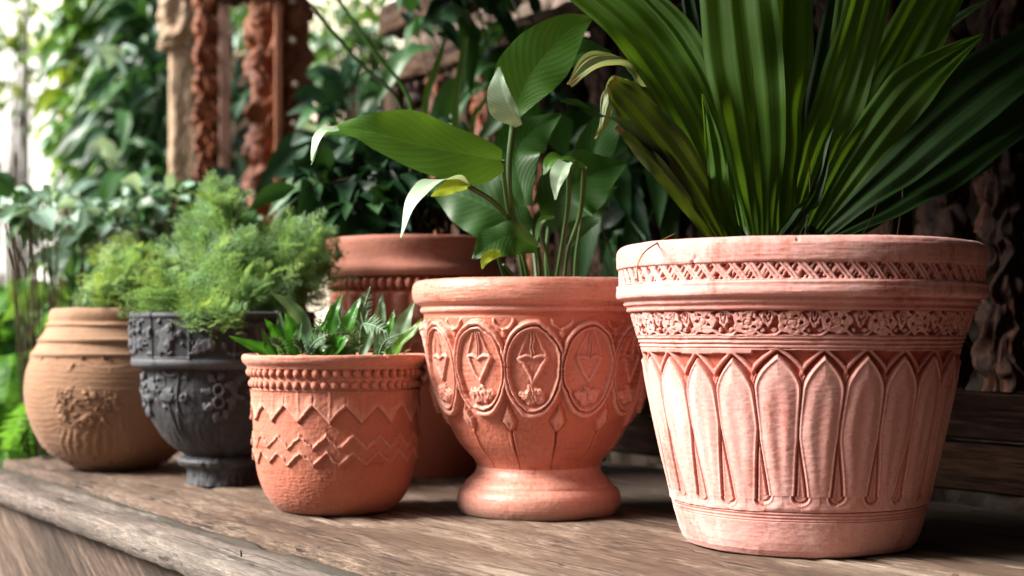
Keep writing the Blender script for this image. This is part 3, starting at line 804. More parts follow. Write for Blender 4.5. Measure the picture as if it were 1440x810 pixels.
L_LILY_DK = mat_leaf('lily_leaf_deep', (.012, .052, .008), (.034, .105, .014), tr=.28, rough=.45, veins='side', vn=14, spec=.55)
L_STALK = mat_leaf('leaf_stalk', (.10, .20, .05), (.19, .32, .10), tr=.15, rough=.4, veins='par', vn=3)
L_BRIGHT = mat_leaf('young_leaf', (.018, .10, .008), (.050, .20, .016), tr=.3, rough=.22, veins='side', vn=12, spec=.6)
L_GREYGREEN = mat_leaf('grey_green_leaf', (.05, .12, .055), (.14, .24, .13), tr=.2, rough=.4, veins='side', vn=18)
L_MOSS = mat_leaf('moss_frond', (.085, .20, .062), (.26, .43, .18), tr=.3, rough=.5, veins='side', vn=4, spec=.3)
L_MOSS_Y = mat_leaf('yellow_moss_frond', (.13, .25, .045), (.34, .47, .15), tr=.3, rough=.5, veins='side', vn=4, spec=.3)
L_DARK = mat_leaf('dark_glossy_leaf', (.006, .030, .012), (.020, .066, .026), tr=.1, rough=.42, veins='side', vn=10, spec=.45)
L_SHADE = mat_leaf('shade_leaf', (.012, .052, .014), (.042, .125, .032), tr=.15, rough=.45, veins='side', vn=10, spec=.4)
L_PALEBLUE = mat_leaf('pale_blue_leaf', (.16, .30, .22), (.36, .52, .42), tr=.25, rough=.4, veins='side', vn=8)
L_FERN = mat_leaf('fern_green', (.035, .13, .012), (.09, .25, .03), tr=.4, rough=.4, veins='side', vn=6, trc=(.3, .62, .05))
L_VINE = mat_leaf('vine_green', (.035, .12, .012), (.11, .25, .035), tr=.35, rough=.33, veins='side', vn=9, trc=(.3, .5, .05))
L_LIME = mat_leaf('lime_leaf', (.17, .30, .012), (.34, .46, .03), tr=.45, rough=.4, veins='side', vn=9, trc=(.5, .6, .05))
BARK = mat_simple('stem_bark', (.045, .032, .018), (.12, .09, .05), 50, .8, .2, .8, .004)

# ------------------------------------------------------------------ big strap leaved plant
sp = thing('strap_leaf_plant', 'large plant with broad pleated sword leaves fanning out of the biggest pot', 'potted plant', (big.x, big.d, .295))
STR = [  # spine pixels with depth, half widths in pixels, material, pleats, fold, facing
 ([(1022, 345, 1.50), (980, 268, 1.46), (928, 198, 1.43), (882, 143, 1.41), (856, 116, 1.40)], [9, 26, 31, 28, 12], L_STRAP_DRY, 3, .30, (-.35, -1, .5)),
 ([(1008, 345, 1.49), (960, 280, 1.445), (915, 225, 1.42), (868, 176, 1.41)], [6, 11, 13, 6], L_STRAP_DRY, 1, .25, (-.5, -1, .4)),
 ([(1030, 345, 1.53), (992, 205, 1.50), (940, 105, 1.48), (882, 32, 1.47), (800, -34, 1.48)], [9, 30, 36, 36, 30], L_STRAP, 3, .34, (-.35, -1, .35)),
 ([(1072, 345, 1.50), (1062, 210, 1.47), (1046, 80, 1.46), (1030, -70, 1.48)], [16, 42, 56, 52], L_STRAP, 4, .16, (-.12, -1, .12)),
 ([(1094, 345, 1.51), (1092, 210, 1.485), (1094, 80, 1.48), (1098, -70, 1.50)], [16, 36, 48, 44], L_STRAP, 3, .2, (.25, -1, .12)),
 ([(1106, 345, 1.53), (1146, 220, 1.50), (1188, 110, 1.48), (1236, -60, 1.47)], [9, 32, 36, 34], L_STRAP, 3, .3, (.25, -1, .25)),
 ([(1112, 345, 1.55), (1140, 250, 1.52), (1166, 130, 1.51), (1190, -40, 1.52)], [5, 10, 11, 9], L_STRAP, 1, .35, (-.1, -1, .1)),
 ([(1120, 345, 1.56), (1180, 225, 1.56), (1250, 112, 1.56), (1345, -60, 1.56)], [9, 34, 44, 40], L_STRAP, 3, .26, (.3, -1, .3)),
 ([(1128, 345, 1.55), (1202, 228, 1.53), (1285, 122, 1.52), (1384, 48, 1.53)], [8, 30, 38, 1], L_STRAP, 3, .26, (.1, -1, .6)),
 ([(1134, 345, 1.58), (1250, 238, 1.60), (1360, 140, 1.63), (1500, 40, 1.68)], [9, 38, 54, 46], L_STRAP_SHADED, 3, .24, (.1, -1, .7)),
 ([(1140, 345, 1.60), (1245, 288, 1.65), (1345, 222, 1.71), (1470, 140, 1.80)], [8, 30, 40, 32], L_STRAP_SHADED, 3, .24, (.2, -1, .8)),
 ([(1136, 345, 1.63), (1200, 310, 1.68), (1300, 262, 1.76), (1400, 230, 1.85)], [8, 24, 28, 1], L_STRAP_SHADED, 3, .24, (.2, -1, .8)),
 ([(1048, 345, 1.60), (1004, 150, 1.62), (955, 52, 1.65), (890, -20, 1.68)], [8, 20, 25, 18], L_STRAP, 3, .25, (-.3, -1, .3)),
 ([(1054, 345, 1.62), (1008, 140, 1.67), (975, -30, 1.70)], [8, 24, 22], L_STRAP_SHADED, 3, .25, (-.3, -1, .2)),
 ([(1140, 345, 1.62), (1222, 170, 1.64), (1290, 66, 1.66), (1390, 0, 1.68)], [5, 13, 16, 1], L_GREYGREEN, 2, .3, (.1, -1, .5)),
 ([(1004, 330, 1.60), (930, 178, 1.53), (892, 104, 1.49), (850, 88, 1.47), (800, 118, 1.46)], [8, 18, 22, 24, 7], L_STRAP_PALE, 3, .3, (-.3, -.8, .9)),
 ([(950, 180, 1.545), (900, 122, 1.49), (862, 138, 1.47), (838, 196, 1.465)], [4, 10, 15, 1], L_STRAP_PALE, 2, .3, (-.6, -1, .5)),
 ([(930, 150, 1.54), (890, 116, 1.48), (858, 132, 1.45), (846, 182, 1.445)], [3, 8, 9, 1], L_STRAP_PALE, 1, .3, (-.3, -1, .5)),
 ([(1006, 345, 1.50), (938, 238, 1.44), (868, 172, 1.40), (788, 142, 1.38)], [5, 9, 8, 2], L_STRAP_SHADED, 1, .6, (-.3, -.6, 1)),
 ([(1070, 345, 1.66), (1050, 160, 1.70), (1000, -20, 1.76)], [9, 34, 38], L_STRAP_SHADED, 3, .2, (-.1, -1, .1)),
 ([(1110, 345, 1.66), (1160, 150, 1.70), (1200, -40, 1.74)], [9, 30, 34], L_STRAP_SHADED, 3, .2, (.1, -1, .1)),
 ([(1124, 345, 1.66), (1218, 200, 1.70), (1290, 60, 1.74), (1330, -60, 1.78)], [9, 26, 30, 28], L_STRAP_SHADED, 3, .2, (.1, -1, .3)),
 ([(1090, 345, 1.48), (1126, 300, 1.45), (1150, 260, 1.44), (1172, 180, 1.45)], [7, 13, 10, 1], L_STRAP_SHADED, 2, .3, (.3, -1, .2)),
 ([(1036, 345, 1.49), (1016, 280, 1.46), (1004, 200, 1.45), (988, 132, 1.45)], [8, 17, 14, 1], L_STRAP, 2, .3, (-.3, -1, .2)),
]
for i, (p, w, m_, pl, fo, hi) in enumerate(STR):
    mb = MB(); d = p[len(p) // 2][2]
    blade(mb, pts(p), hw(w, d), None, hi, fo * .8, min(pl, 3), .0024 if pl > 1 else .0006, .007, 46, 37, seed=i)
    mb.build('leaf', m_, sp)
# dry threads of old leaf bases
mb = MB()
for (x0, y0, x1, y1, d) in ((1131, 340, 1138, 215, 1.47), (1248, 340, 1290, 140, 1.7), (1262, 330, 1268, 230, 1.66), (1205, 345, 1242, 262, 1.6)):
    mb = MB(); mb.tube(spline(pts([(x0, y0, d), ((x0 + x1) / 2 + 4, (y0 + y1) / 2, d), (x1, y1, d)]), 8)[0], .0008, 5); mb.build('dry_fibre', BARK, sp)
mb = MB()
for k in range(9):
    x = 1052 + k * 11; mb.tube(pts([(x, 372, 1.53 + .012 * (k % 3)), (x + (k - 4) * 1.5, 345, 1.53 + .012 * (k % 3)), (x + (k - 4) * 4, 318, 1.53 + .012 * (k % 3))]), [.007, .008, .004], 7)
mb.build('crown', L_STRAP_SHADED, sp)

# dry stalk lying across the big rim
mb = MB(); mb.tube(spline(pts([(898, 396, 1.395), (896, 376, 1.382), (905, 356, 1.40), (922, 343, 1.45), (950, 329, 1.52)]), 16)[0], np.linspace(.0006, .0012, 16), 5)
o = mb.build('dry_stalk', mat_simple('dry_straw', (.22, .10, .04), (.42, .22, .11), 40, .7), None); origin_to_base(o)
tag(o, 'thin bent dry straw hanging over the rim of the biggest pot', 'stalk')

# ------------------------------------------------------------------ broad leaved plant in the urn
ly = thing('broad_leaf_plant', 'plant with a few broad glossy curling leaves on pale stalks in the footed urn', 'potted plant', (mid.x, mid.d, .262))
def stalk(parent, P, r0=.0035, r1=.0024, mat=L_STALK, n=18):
    mb = MB(); c = spline(pts(P), n)[0]; mb.tube(c, np.linspace(r0, r1, n), 8); return mb.build('leaf_stalk', mat, parent)
def lily(p, up, dn, mat, hint, fold=.12, wave=.006, st_=None, n=40, m=21, cup=0., seed=1, r0=.0032):
    mb = MB(); d = p[len(p) // 2][2]
    blade(mb, pts(p), hw(up, d), hw(dn, d), hint, fold, 0, 0, wave, n, m, cup, seed=seed)
    lf = mb.build('leaf', mat, ly)
    if st_: stalk(lf, st_, r0)
    return lf
def stalk_into(P): return P
lily([(706, 226, 1.72), (655, 215, 1.69), (600, 206, 1.67), (545, 192, 1.655), (500, 182, 1.65), (462, 184, 1.645), (446, 200, 1.64), (437, 232, 1.638)],
     [16, 36, 42, 46, 50, 46, 34, 22, 14, 9, 7, 5, 3, 1], [18, 46, 54, 56, 50, 38, 28, 18, 12, 8, 7, 6, 4, 1], L_LILY, [(.05, -1, .35), (0, -1, .45), (-.1, -1, .3), (-.3, -.9, .8), (-.6, -.6, .6)], .10, .005,
     [(706, 226, 1.72), (714, 290, 1.75), (728, 340, 1.79), (738, 408, 1.82)], seed=3)
lily([(476, 181, 1.640), (456, 184, 1.634), (444, 200, 1.630), (438, 226, 1.628)], [5, 10, 8, 1], [5, 9, 7, 1], L_LILY_PALE, (-.4, -.8, .6), .1, .001, None, 16, 9)
lily([(659, 262, 1.68), (640, 253, 1.65), (612, 256, 1.62), (584, 280, 1.60), (563, 334, 1.59)], [3, 15, 19, 17, 1], [3, 14, 16, 13, 1], L_LILY_PALE, (-.5, -.7, .9), .18, .002,
     [(659, 262, 1.68), (698, 288, 1.71), (728, 332, 1.75), (746, 408, 1.80)], seed=5)
lily([(659, 263, 1.683), (640, 262, 1.655), (620, 268, 1.63), (606, 276, 1.62)], [2, 13, 10, 1], [2, 11, 8, 1], L_LIME, (.3, -.9, -.3), .2, .002, None, 16, 9, seed=6)
lily([(722, 172, 1.73), (728, 148, 1.725), (744, 112, 1.72), (768, 78, 1.72), (800, 44, 1.725), (834, 24, 1.73)], [3, 18, 38, 42, 26, 1], [4, 38, 52, 48, 28, 1], L_LILY, [(-.2, -1, .1), (.1, -1, .2), (.3, -1, .25)], .16, .004,
     [(722, 172, 1.73), (716, 232, 1.735), (721, 300, 1.76), (748, 408, 1.81)], seed=8, r0=.0042)
lily([(732, 176, 1.716), (718, 152, 1.704), (707, 124, 1.698), (702, 94, 1.70)], [3, 10, 8, 1], [8, 32, 24, 2], L_LILY_PALE, [(-.5, -1, .3), (-.5, -1, .3), (-.2, -1, .4)], .08, .002, None, 24, 13, seed=9)
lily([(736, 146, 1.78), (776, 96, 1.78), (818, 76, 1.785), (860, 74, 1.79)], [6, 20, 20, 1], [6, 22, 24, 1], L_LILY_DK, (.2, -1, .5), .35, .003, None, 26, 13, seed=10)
lily([(798, 229, 1.70), (790, 243, 1.685), (784, 260, 1.68), (781, 281, 1.678)], [14, 18, 10, 1], [8, 11, 6, 1], L_LILY_PALE, (-.2, -1, .6), .2, .002,
     [(800, 229, 1.70), (799, 286, 1.75), (792, 335, 1.79), (780, 408, 1.82)], 22, 11, seed=11)
lily([(822, 236, 1.73), (800, 224, 1.72), (776, 226, 1.71), (764, 246, 1.705)], [4, 12, 12, 1], [4, 16, 14, 1], L_LILY, (0, -.6, .9), .2, .003, [(822, 236, 1.73), (816, 300, 1.78), (800, 350, 1.8), (792, 408, 1.83)], 22, 11, seed=12)
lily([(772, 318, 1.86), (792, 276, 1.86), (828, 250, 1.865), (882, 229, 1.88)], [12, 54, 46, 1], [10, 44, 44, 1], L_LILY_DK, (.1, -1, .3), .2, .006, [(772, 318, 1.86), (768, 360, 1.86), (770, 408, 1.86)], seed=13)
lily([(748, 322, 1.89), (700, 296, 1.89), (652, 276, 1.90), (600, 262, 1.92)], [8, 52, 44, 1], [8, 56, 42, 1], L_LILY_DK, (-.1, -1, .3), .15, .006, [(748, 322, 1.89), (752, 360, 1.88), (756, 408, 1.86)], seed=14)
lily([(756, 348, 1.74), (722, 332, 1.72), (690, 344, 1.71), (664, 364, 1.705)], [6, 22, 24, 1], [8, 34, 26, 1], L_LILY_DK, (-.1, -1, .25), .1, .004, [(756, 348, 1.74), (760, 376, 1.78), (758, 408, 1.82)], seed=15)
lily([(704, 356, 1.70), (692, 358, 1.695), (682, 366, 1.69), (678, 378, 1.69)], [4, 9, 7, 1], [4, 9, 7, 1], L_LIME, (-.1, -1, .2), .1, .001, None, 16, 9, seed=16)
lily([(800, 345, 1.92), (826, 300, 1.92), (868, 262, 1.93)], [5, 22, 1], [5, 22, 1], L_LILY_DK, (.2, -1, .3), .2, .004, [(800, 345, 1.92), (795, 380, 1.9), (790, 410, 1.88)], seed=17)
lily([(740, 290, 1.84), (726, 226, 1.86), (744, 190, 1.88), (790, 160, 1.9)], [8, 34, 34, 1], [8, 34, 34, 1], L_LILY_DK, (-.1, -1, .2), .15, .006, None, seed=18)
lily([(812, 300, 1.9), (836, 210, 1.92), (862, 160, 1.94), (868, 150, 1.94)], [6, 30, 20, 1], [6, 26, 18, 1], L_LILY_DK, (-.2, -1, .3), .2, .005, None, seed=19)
for P in ([(776, 410, 1.80), (770, 360, 1.79), (760, 325, 1.775), (770, 308, 1.77), (781, 306, 1.765)], [(808, 410, 1.84), (810, 360, 1.83), (818, 305, 1.82)], [(720, 410, 1.80), (706, 380, 1.78), (698, 352, 1.76)], [(735, 410, 1.78), (722, 388, 1.77), (708, 372, 1.75)]):
    stalk(ly, P, .0028, .0018)
lily([(781, 306, 1.765), (764, 308, 1.762), (757, 322, 1.76), (754, 344, 1.76)], [2, 5, 5, 1], [2, 4, 4, 1], L_LILY, (-.4, -1, .2), .2, .001, None, 16, 7, seed=20)

# ------------------------------------------------------------------ little mixed plants in the bead pot
def small_plant(name, label, leaves, base_px, group=None, cat='potted plant'):
    b = at(*base_px); r = thing(name, label, cat, tuple(b), group=group)
    for i, (P, w, mat, hi, kw) in enumerate(leaves):
        mb = MB(); d = P[-1][2]; blade(mb, pts(P), hw(w, d), None, hi, kw.get('fold', .25), 0, 0, kw.get('wave', .002), kw.get('n', 22), kw.get('m', 9), seed=i, serr=kw.get('serr', 0))
        mb.build('leaf', mat, r)
    return r
def pinnate(mb, P, w, d, n=13, hint=(0, -1, .3)):
    c, t = spline(pts(P), 40)
    mb.tube(c, np.linspace(.0016, .0006, 40), 5)
    T = np.gradient(c, axis=0); T /= np.linalg.norm(T, axis=1)[:, None]
    for k in range(n):
        i = int(6 + k * 33 / n); L = w * d / F * (math.sin(PI * min(1, .12 + .88 * (k + .6) / n)) ** .7 + .12)
        Sd = np.cross(T[i], np.array(hint)); Sd /= np.linalg.norm(Sd); Nn = np.cross(Sd, T[i])
        for sg in (1, -1):
            dr = Sd * sg * .8 + T[i] * .75; q = c[i]
            for f_, ll in ((0, 1.), (.45, .55)):
                e = q + dr * L * ll + T[i] * f_ * L * .5 + Nn * L * .12 * (rnd.random() - .6)
                blade(mb, [q + dr * L * .12 * f_, (q + e) / 2 + T[i] * L * .05, e], [.0008, L * .13, .0002], None, Nn, .2, n=7, m=5)
lv = []
A = L_BRIGHT; Bm = L_LILY_DK; G = L_GREYGREEN
for P, w, m_ in (
    ([(412, 510, 1.86), (366, 490, 1.82), (322, 473, 1.80)], [7, 10, 1], A), ([(404, 508, 1.85), (388, 470, 1.83), (372, 448, 1.82)], [4, 9, 1], A),
    ([(412, 508, 1.84), (412, 468, 1.82), (402, 440, 1.81)], [5, 13, 2], A), ([(398, 512, 1.82), (380, 486, 1.79), (368, 462, 1.78)], [4, 9, 1], Bm),
    ([(440, 510, 1.86), (428, 458, 1.86), (408, 430, 1.85), (380, 411, 1.84)], [5, 13, 9, 1], G), ([(420, 512, 1.80), (418, 480, 1.77), (424, 450, 1.76)], [4, 10, 1], Bm),
    ([(462, 510, 1.84), (466, 455, 1.83), (481, 413, 1.83)], [5, 12, 1], A), ([(470, 510, 1.83), (492, 452, 1.82), (508, 416, 1.82)], [5, 12, 1], A),
    ([(450, 510, 1.80), (446, 478, 1.77), (460, 450, 1.76)], [4, 11, 1], A), ([(456, 512, 1.79), (474, 480, 1.76), (490, 472, 1.745)], [4, 11, 1], A),
    ([(468, 512, 1.79), (492, 492, 1.76), (512, 484, 1.75)], [4, 9, 1], Bm), ([(440, 512, 1.79), (450, 490, 1.77), (470, 484, 1.76)], [4, 9, 1], Bm),
    ([(546, 510, 1.86), (548, 465, 1.85), (555, 436, 1.85)], [4, 8, 1], A), ([(552, 510, 1.84), (566, 462, 1.83), (583, 424, 1.83)], [5, 15, 1], L_GREYGREEN),
    ([(548, 512, 1.82), (562, 485, 1.80), (580, 466, 1.80), (594, 448, 1.8)], [4, 9, 7, 1], L_VINE), ([(520, 512, 1.84), (534, 496, 1.82), (548, 486, 1.81)], [4, 10, 1], Bm),
    ([(530, 510, 1.88), (534, 450, 1.88), (538, 412, 1.88)], [4, 10, 1], G), ([(484, 512, 1.9), (476, 470, 1.92), (470, 444, 1.93)], [4, 12, 1], Bm),
    ([(426, 510, 1.9), (400, 470, 1.92), (392, 440, 1.93)], [4, 12, 1], Bm), ([(506, 510, 1.9), (520, 470, 1.92), (530, 450, 1.93)], [4, 12, 1], Bm)):
    lv.append((P, w, m_, (rnd.uniform(-.4, .4), -1, rnd.uniform(.2, .8)), dict(fold=.3, wave=.0025)))
sm = small_plant('seedling_clump', 'clump of small glossy leaves and feathery sprigs growing in the little bead-rimmed pot', lv, (470, 505, 1.85))
for P, w in (([(470, 512, 1.80), (462, 480, 1.765), (440, 462, 1.75)], 12), ([(430, 512, 1.79), (440, 484, 1.76), (462, 470, 1.74)], 11), ([(530, 512, 1.80), (540, 482, 1.77), (562, 470, 1.76)], 11), ([(404, 512, 1.80), (396, 486, 1.77), (380, 476, 1.76)], 10), ([(480, 512, 1.86), (478, 450, 1.86), (466, 424, 1.86)], 13), ([(492, 512, 1.83), (506, 452, 1.82), (521, 403, 1.82)], 15), ([(506, 512, 1.80), (508, 462, 1.76), (520, 456, 1.74), (546, 468, 1.72)], 17), ([(460, 512, 1.80), (448, 478, 1.78), (452, 440, 1.78)], 10),
             ([(420, 512, 1.80), (424, 490, 1.77), (412, 476, 1.76)], 9), ([(500, 505, 1.80), (494, 470, 1.76), (466, 470, 1.74)], 10)):
    mb = MB(); pinnate(mb, P, w, 1.8); mb.build('frond', L_GREYGREEN, sm)
stalk(sm, [(497, 512, 1.79), (500, 490, 1.76), (505, 466, 1.745)], .0014, .001)
STRAW = mat_simple('straw_fibre', (.25, .13, .05), (.45, .28, .13), 30, .8)
for k in range(12):
    a = rnd.random() * 6.28; q = Vector((small.x + .1 * math.cos(a), small.d + .1 * math.sin(a), .197)); e = q + Vector((rnd.uniform(-.02, .02), rnd.uniform(-.02, .02), rnd.uniform(.0, .012)))
    mb = MB(); mb.tube([q, (q + e) / 2 + Vector((0, 0, .004)), e], .0009, 5); mb.build('dry_fibre', STRAW, sm)

# ------------------------------------------------------------------ feathery moss ferns
def leaflets(mb, P, D, N_, L, w):
    """many diamond leaflets at once: base points, unit directions, normals, lengths"""
    P = np.asarray(P); D = np.asarray(D); N_ = np.asarray(N_); L = np.asarray(L)[:, None]
    Sd = np.cross(D, N_); Sd /= np.linalg.norm(Sd, axis=1)[:, None] + 1e-9
    Nn = np.cross(Sd, D)
    a = P; b_ = P + D * L * .5 + Sd * L * w - Nn * L * .05; c = P + D * L - Nn * L * .18; d = P + D * L * .5 - Sd * L * w - Nn * L * .05
    V = np.stack([a, b_, c, d], 1).reshape(-1, 3); n = len(P)
    UV = np.tile(np.array([[.5, 0], [0, .5], [.5, 1], [1, .5]]), (n, 1))
    mb.add(V, np.arange(n * 4).reshape(-1, 4), None, UV)

def moss(name, label, loc, env, base, n, mats, seed, size=.062, lf=.0054):
    rs = np.random.RandomState(seed); root = thing(name, label, 'potted plant', loc)
    out = [MB() for _ in mats]; stems = MB()
    wts = np.array([e[5] for e in env], float); wts /= wts.sum()
    for s_ in range(n):
        e = env[rs.choice(len(env), p=wts)]
        u = rs.normal(size=3); u /= np.linalg.norm(u); u *= rs.rand() ** .28
        c = np.array(at(e[0] + u[0] * e[3], e[1] + u[2] * e[4] * -1, e[2] + u[1] * e[3] / F * e[2] * .9))
        b = np.array(base) + rs.normal(size=3) * np.array([.035, .03, .0])
        dirn = c - b; Lg = np.linalg.norm(dirn); dirn /= Lg
        dirn = dirn * .8 + np.array([0, 0, .25]) + rs.normal(size=3) * .38; dirn /= np.linalg.norm(dirn)
        up = np.array([rs.normal() * .35, -.55 + rs.normal() * .4, .75 + rs.normal() * .25]); 
        sz = size * rs.uniform(.6, 1.25)
        st0 = c - dirn * sz * .55
        if rs.rand() < .5: stems.tube(spline([b, (b + st0) / 2 + np.array([0, 0, .02]), st0, c], 8)[0], [.0011] * 5 + [.0008] * 3, 4, cap=False)
        k = rs.choice(len(mats), p=[m_[1] for m_ in mats]); mb = out[k]
        # spine of the spray, drooping at the tip
        nb = 9; tt = np.linspace(0, 1, nb)
        sd = np.cross(dirn, up); sd /= np.linalg.norm(sd); nn = np.cross(sd, dirn)
        ctr = st0[None] + dirn[None] * (tt * sz)[:, None] - nn[None] * (tt ** 2 * sz * .28)[:, None] - np.array([0, 0, 1.])[None] * (tt ** 2 * sz * .12)[:, None]
        PP = []; DD = []; LL = []
        for j in range(nb):
            bl = sz * .52 * (1 - .75 * tt[j]) * rs.uniform(.75, 1.1)
            for sg in (1, -1):
                bd = dirn * .75 + sd * sg * .7 + nn * rs.normal() * .16 - np.array([0, 0, .12]); bd /= np.linalg.norm(bd)
                q = max(4, int(bl / (lf * .55)))
                f_ = np.linspace(.08, 1, q)
                pp = ctr[j][None] + bd[None] * (f_ * bl)[:, None] - nn[None] * (f_ ** 2 * bl * .15)[:, None]
                for s2 in (1, -1):
                    dd = bd[None] * .8 + np.cross(bd, nn)[None] * s2 * .75 + rs.normal(size=(q, 3)) * .18
                    dd /= np.linalg.norm(dd, axis=1)[:, None]
                    PP.append(pp); DD.append(dd); LL.append(lf * rs.uniform(.7, 1.2, q) * (1.05 - .5 * f_))
        PP = np.concatenate(PP); DD = np.concatenate(DD); LL = np.concatenate(LL)
        leaflets(mb, PP, DD, np.repeat(nn[None], len(PP), 0) + rs.normal(size=(len(PP), 3)) * .22, LL, .22)
    for mbx, m_ in zip(out, mats):
        if mbx.n: mbx.build('frond', m_[0], root, smooth=False)
    stems.build('stem', L_STALK, root)
    return root
moss('moss_fern', 'mid green feathery moss fern with a tall spire, filling and spilling over the charcoal bowl', (black.x, black.d, .238),
     [(330, 405, 2.17, 78, 42, 3.0), (308, 300, 2.22, 30, 48, 1.5), (322, 345, 2.2, 56, 36, 1.6), (415, 345, 2.2, 48, 40, 1.6), (440, 390, 2.2, 30, 46, .9), (236, 412, 2.12, 44, 30, 1.1), (292, 436, 2.05, 42, 20, 1.1), (304, 272, 2.25, 18, 18, .3), (280, 330, 2.25, 34, 40, .9)],
     (black.x, black.d, .245), 470, [(L_MOSS, .9), (L_MOSS_Y, .1)], 11)
moss('moss_fern', 'yellowish green feathery moss fern growing out of the tan clay jar', (tan.x, tan.d, .245),
     [(180, 395, 2.42, 58, 34, 2.), (160, 408, 2.38, 46, 24, 1.2), (200, 366, 2.45, 38, 26, 1.), (232, 392, 2.42, 34, 30, .8), (160, 360, 2.46, 20, 22, .3)],
     (tan.x, tan.d, .25), 300, [(L_MOSS_Y, .65), (L_MOSS, .35)], 12, .052, .0062)

# ------------------------------------------------------------------ leafy plants made of many leaves
def leafy(name, label, cat, base, env, n, mats, seed, L=.10, w=.26, droop=.5, spread=.6, stems=True, stem_r=.003, hint_up=.6, group=None, fold=.25, nn=8, mm=5, trunk=False, out=.6, leafname='foliage'):
    rs = np.random.RandomState(seed); base = np.array(base, float); root = thing(name, label, cat, tuple(base), group=group)
    outs = [MB() for _ in mats]; sm_ = MB(); wts = np.array([e[2] for e in env], float); wts /= wts.sum(); prev = []
    for k in range(n):
        i = rs.choice(len(env), p=wts); c0, rad = np.array(env[i][0], float), np.array(env[i][1], float)
        u = rs.normal(size=3); u /= np.linalg.norm(u); u *= rs.rand() ** .4
        p = c0 + u * rad
        d = u / (np.abs(u).max() + 1e-6) * out + rs.normal(size=3) * spread + np.array([0, -.25, .25]); d /= np.linalg.norm(d)
        l = L * rs.uniform(.6, 1.25)
        q1 = p + d * l * .5; q2 = p + d * l - np.array([0, 0, 1]) * l * droop * rs.uniform(.5, 1.3)
        hint = np.array([rs.normal() * .35, -.45 + rs.normal() * .35, hint_up + rs.normal() * .3])
        j = rs.choice(len(mats), p=[m_[1] for m_ in mats])
        ww = l * w * rs.uniform(.75, 1.2)
        blade(outs[j], [p, q1, q2], [ww * .12, ww * .85, ww, ww * .6, ww * .02], None, hint, fold, 0, 0, l * .03, nn, mm, seed=k)
        if stems and k % 3 == 0:
            a = base + rs.normal(size=3) * np.array([.02, .02, 0]); mid_ = (a * .45 + p * .55) + rs.normal(size=3) * .03
            sm_.tube(spline([a, mid_, p], 7)[0], np.linspace(stem_r * 1.3, stem_r * .5, 7), 5, cap=False)
    for mb, m_ in zip(outs, mats):
        if mb.n: mb.build(leafname, m_[0], root)
    if sm_.n: sm_.build('stem', BARK, root)
    return root

def A(px, py, d): return tuple(at(px, py, d))
def R_(rx, rz, d, ry=None): return (rx / F * d, (ry if ry is not None else rx) / F * d, rz / F * d)

# dark plant in the wide pot behind
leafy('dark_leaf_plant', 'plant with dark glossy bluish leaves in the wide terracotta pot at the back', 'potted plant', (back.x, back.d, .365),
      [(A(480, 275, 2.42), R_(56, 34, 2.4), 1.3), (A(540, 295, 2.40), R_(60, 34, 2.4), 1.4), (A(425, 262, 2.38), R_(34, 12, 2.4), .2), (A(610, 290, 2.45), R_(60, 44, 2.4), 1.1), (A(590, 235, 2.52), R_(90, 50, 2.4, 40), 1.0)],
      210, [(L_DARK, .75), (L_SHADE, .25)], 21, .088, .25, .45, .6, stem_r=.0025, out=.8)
# tall thin stalks and blades rising out of it
mb = MB(); gr = thing('tall_grass', 'few tall slender grass stalks and blades leaning up behind the big curling leaf', 'grass tuft', A(612, 345, 2.45))
for P in ([(575, 330, 2.44), (566, 158, 2.46), (505, 88, 2.48), (438, 10, 2.5)], [(590, 330, 2.46), (578, 150, 2.5), (528, 75, 2.52), (462, -20, 2.56)]):
    b_ = MB(); b_.tube(spline(pts(P), 24)[0], np.linspace(.0045, .0034, 24), 7); b_.build('stalk', L_STALK if P[0][0] == 575 else L_LILY, gr)
for P, w in (([(606, 340, 2.45), (598, 160, 2.44), (612, 100, 2.44), (628, 50, 2.45)], [3, 5, 6, 1]), ([(650, 340, 2.44), (640, 165, 2.42), (648, 100, 2.42), (655, 52, 2.42)], [4, 6, 6, 4]), ([(660, 330, 2.46), (664, 180, 2.46), (676, 150, 2.46), (690, 130, 2.46)], [3, 4, 4, 1])):
    b_ = MB(); blade(b_, pts(P), hw(w, 2.45), None, (0, -1, .1), .3, n=20, m=5); b_.build('blade', L_VINE, gr)

# ------------------------------------------------------------------ setting
GROUND = mat_simple('earth_and_gravel', (.05, .036, .024), (.13, .10, .075), 9, .95, .15, .8, .02)
gx = np.linspace(-1, 1, 90); gx = np.sign(gx) * np.abs(gx) ** 2.2 * 90
X, Y = np.meshgrid(gx, gx, indexing='ij'); Zg = -.75 + .03 * (fbm(X * .9 + 200, Y * .9 + 200, 512, 5, 3) - .5) * np.exp(-((X ** 2 + Y ** 2) / 3000))
i = np.arange(89)[:, None] * 90; j = np.arange(89)[None, :]
o = mesh_obj('ground', np.stack([X, Y, Zg - .02], -1).reshape(-1, 3), np.stack([i + j, i + 90 + j, i + 91 + j, i + j + 1], -1).reshape(-1, 4), GROUND); tag(o, kind='structure')

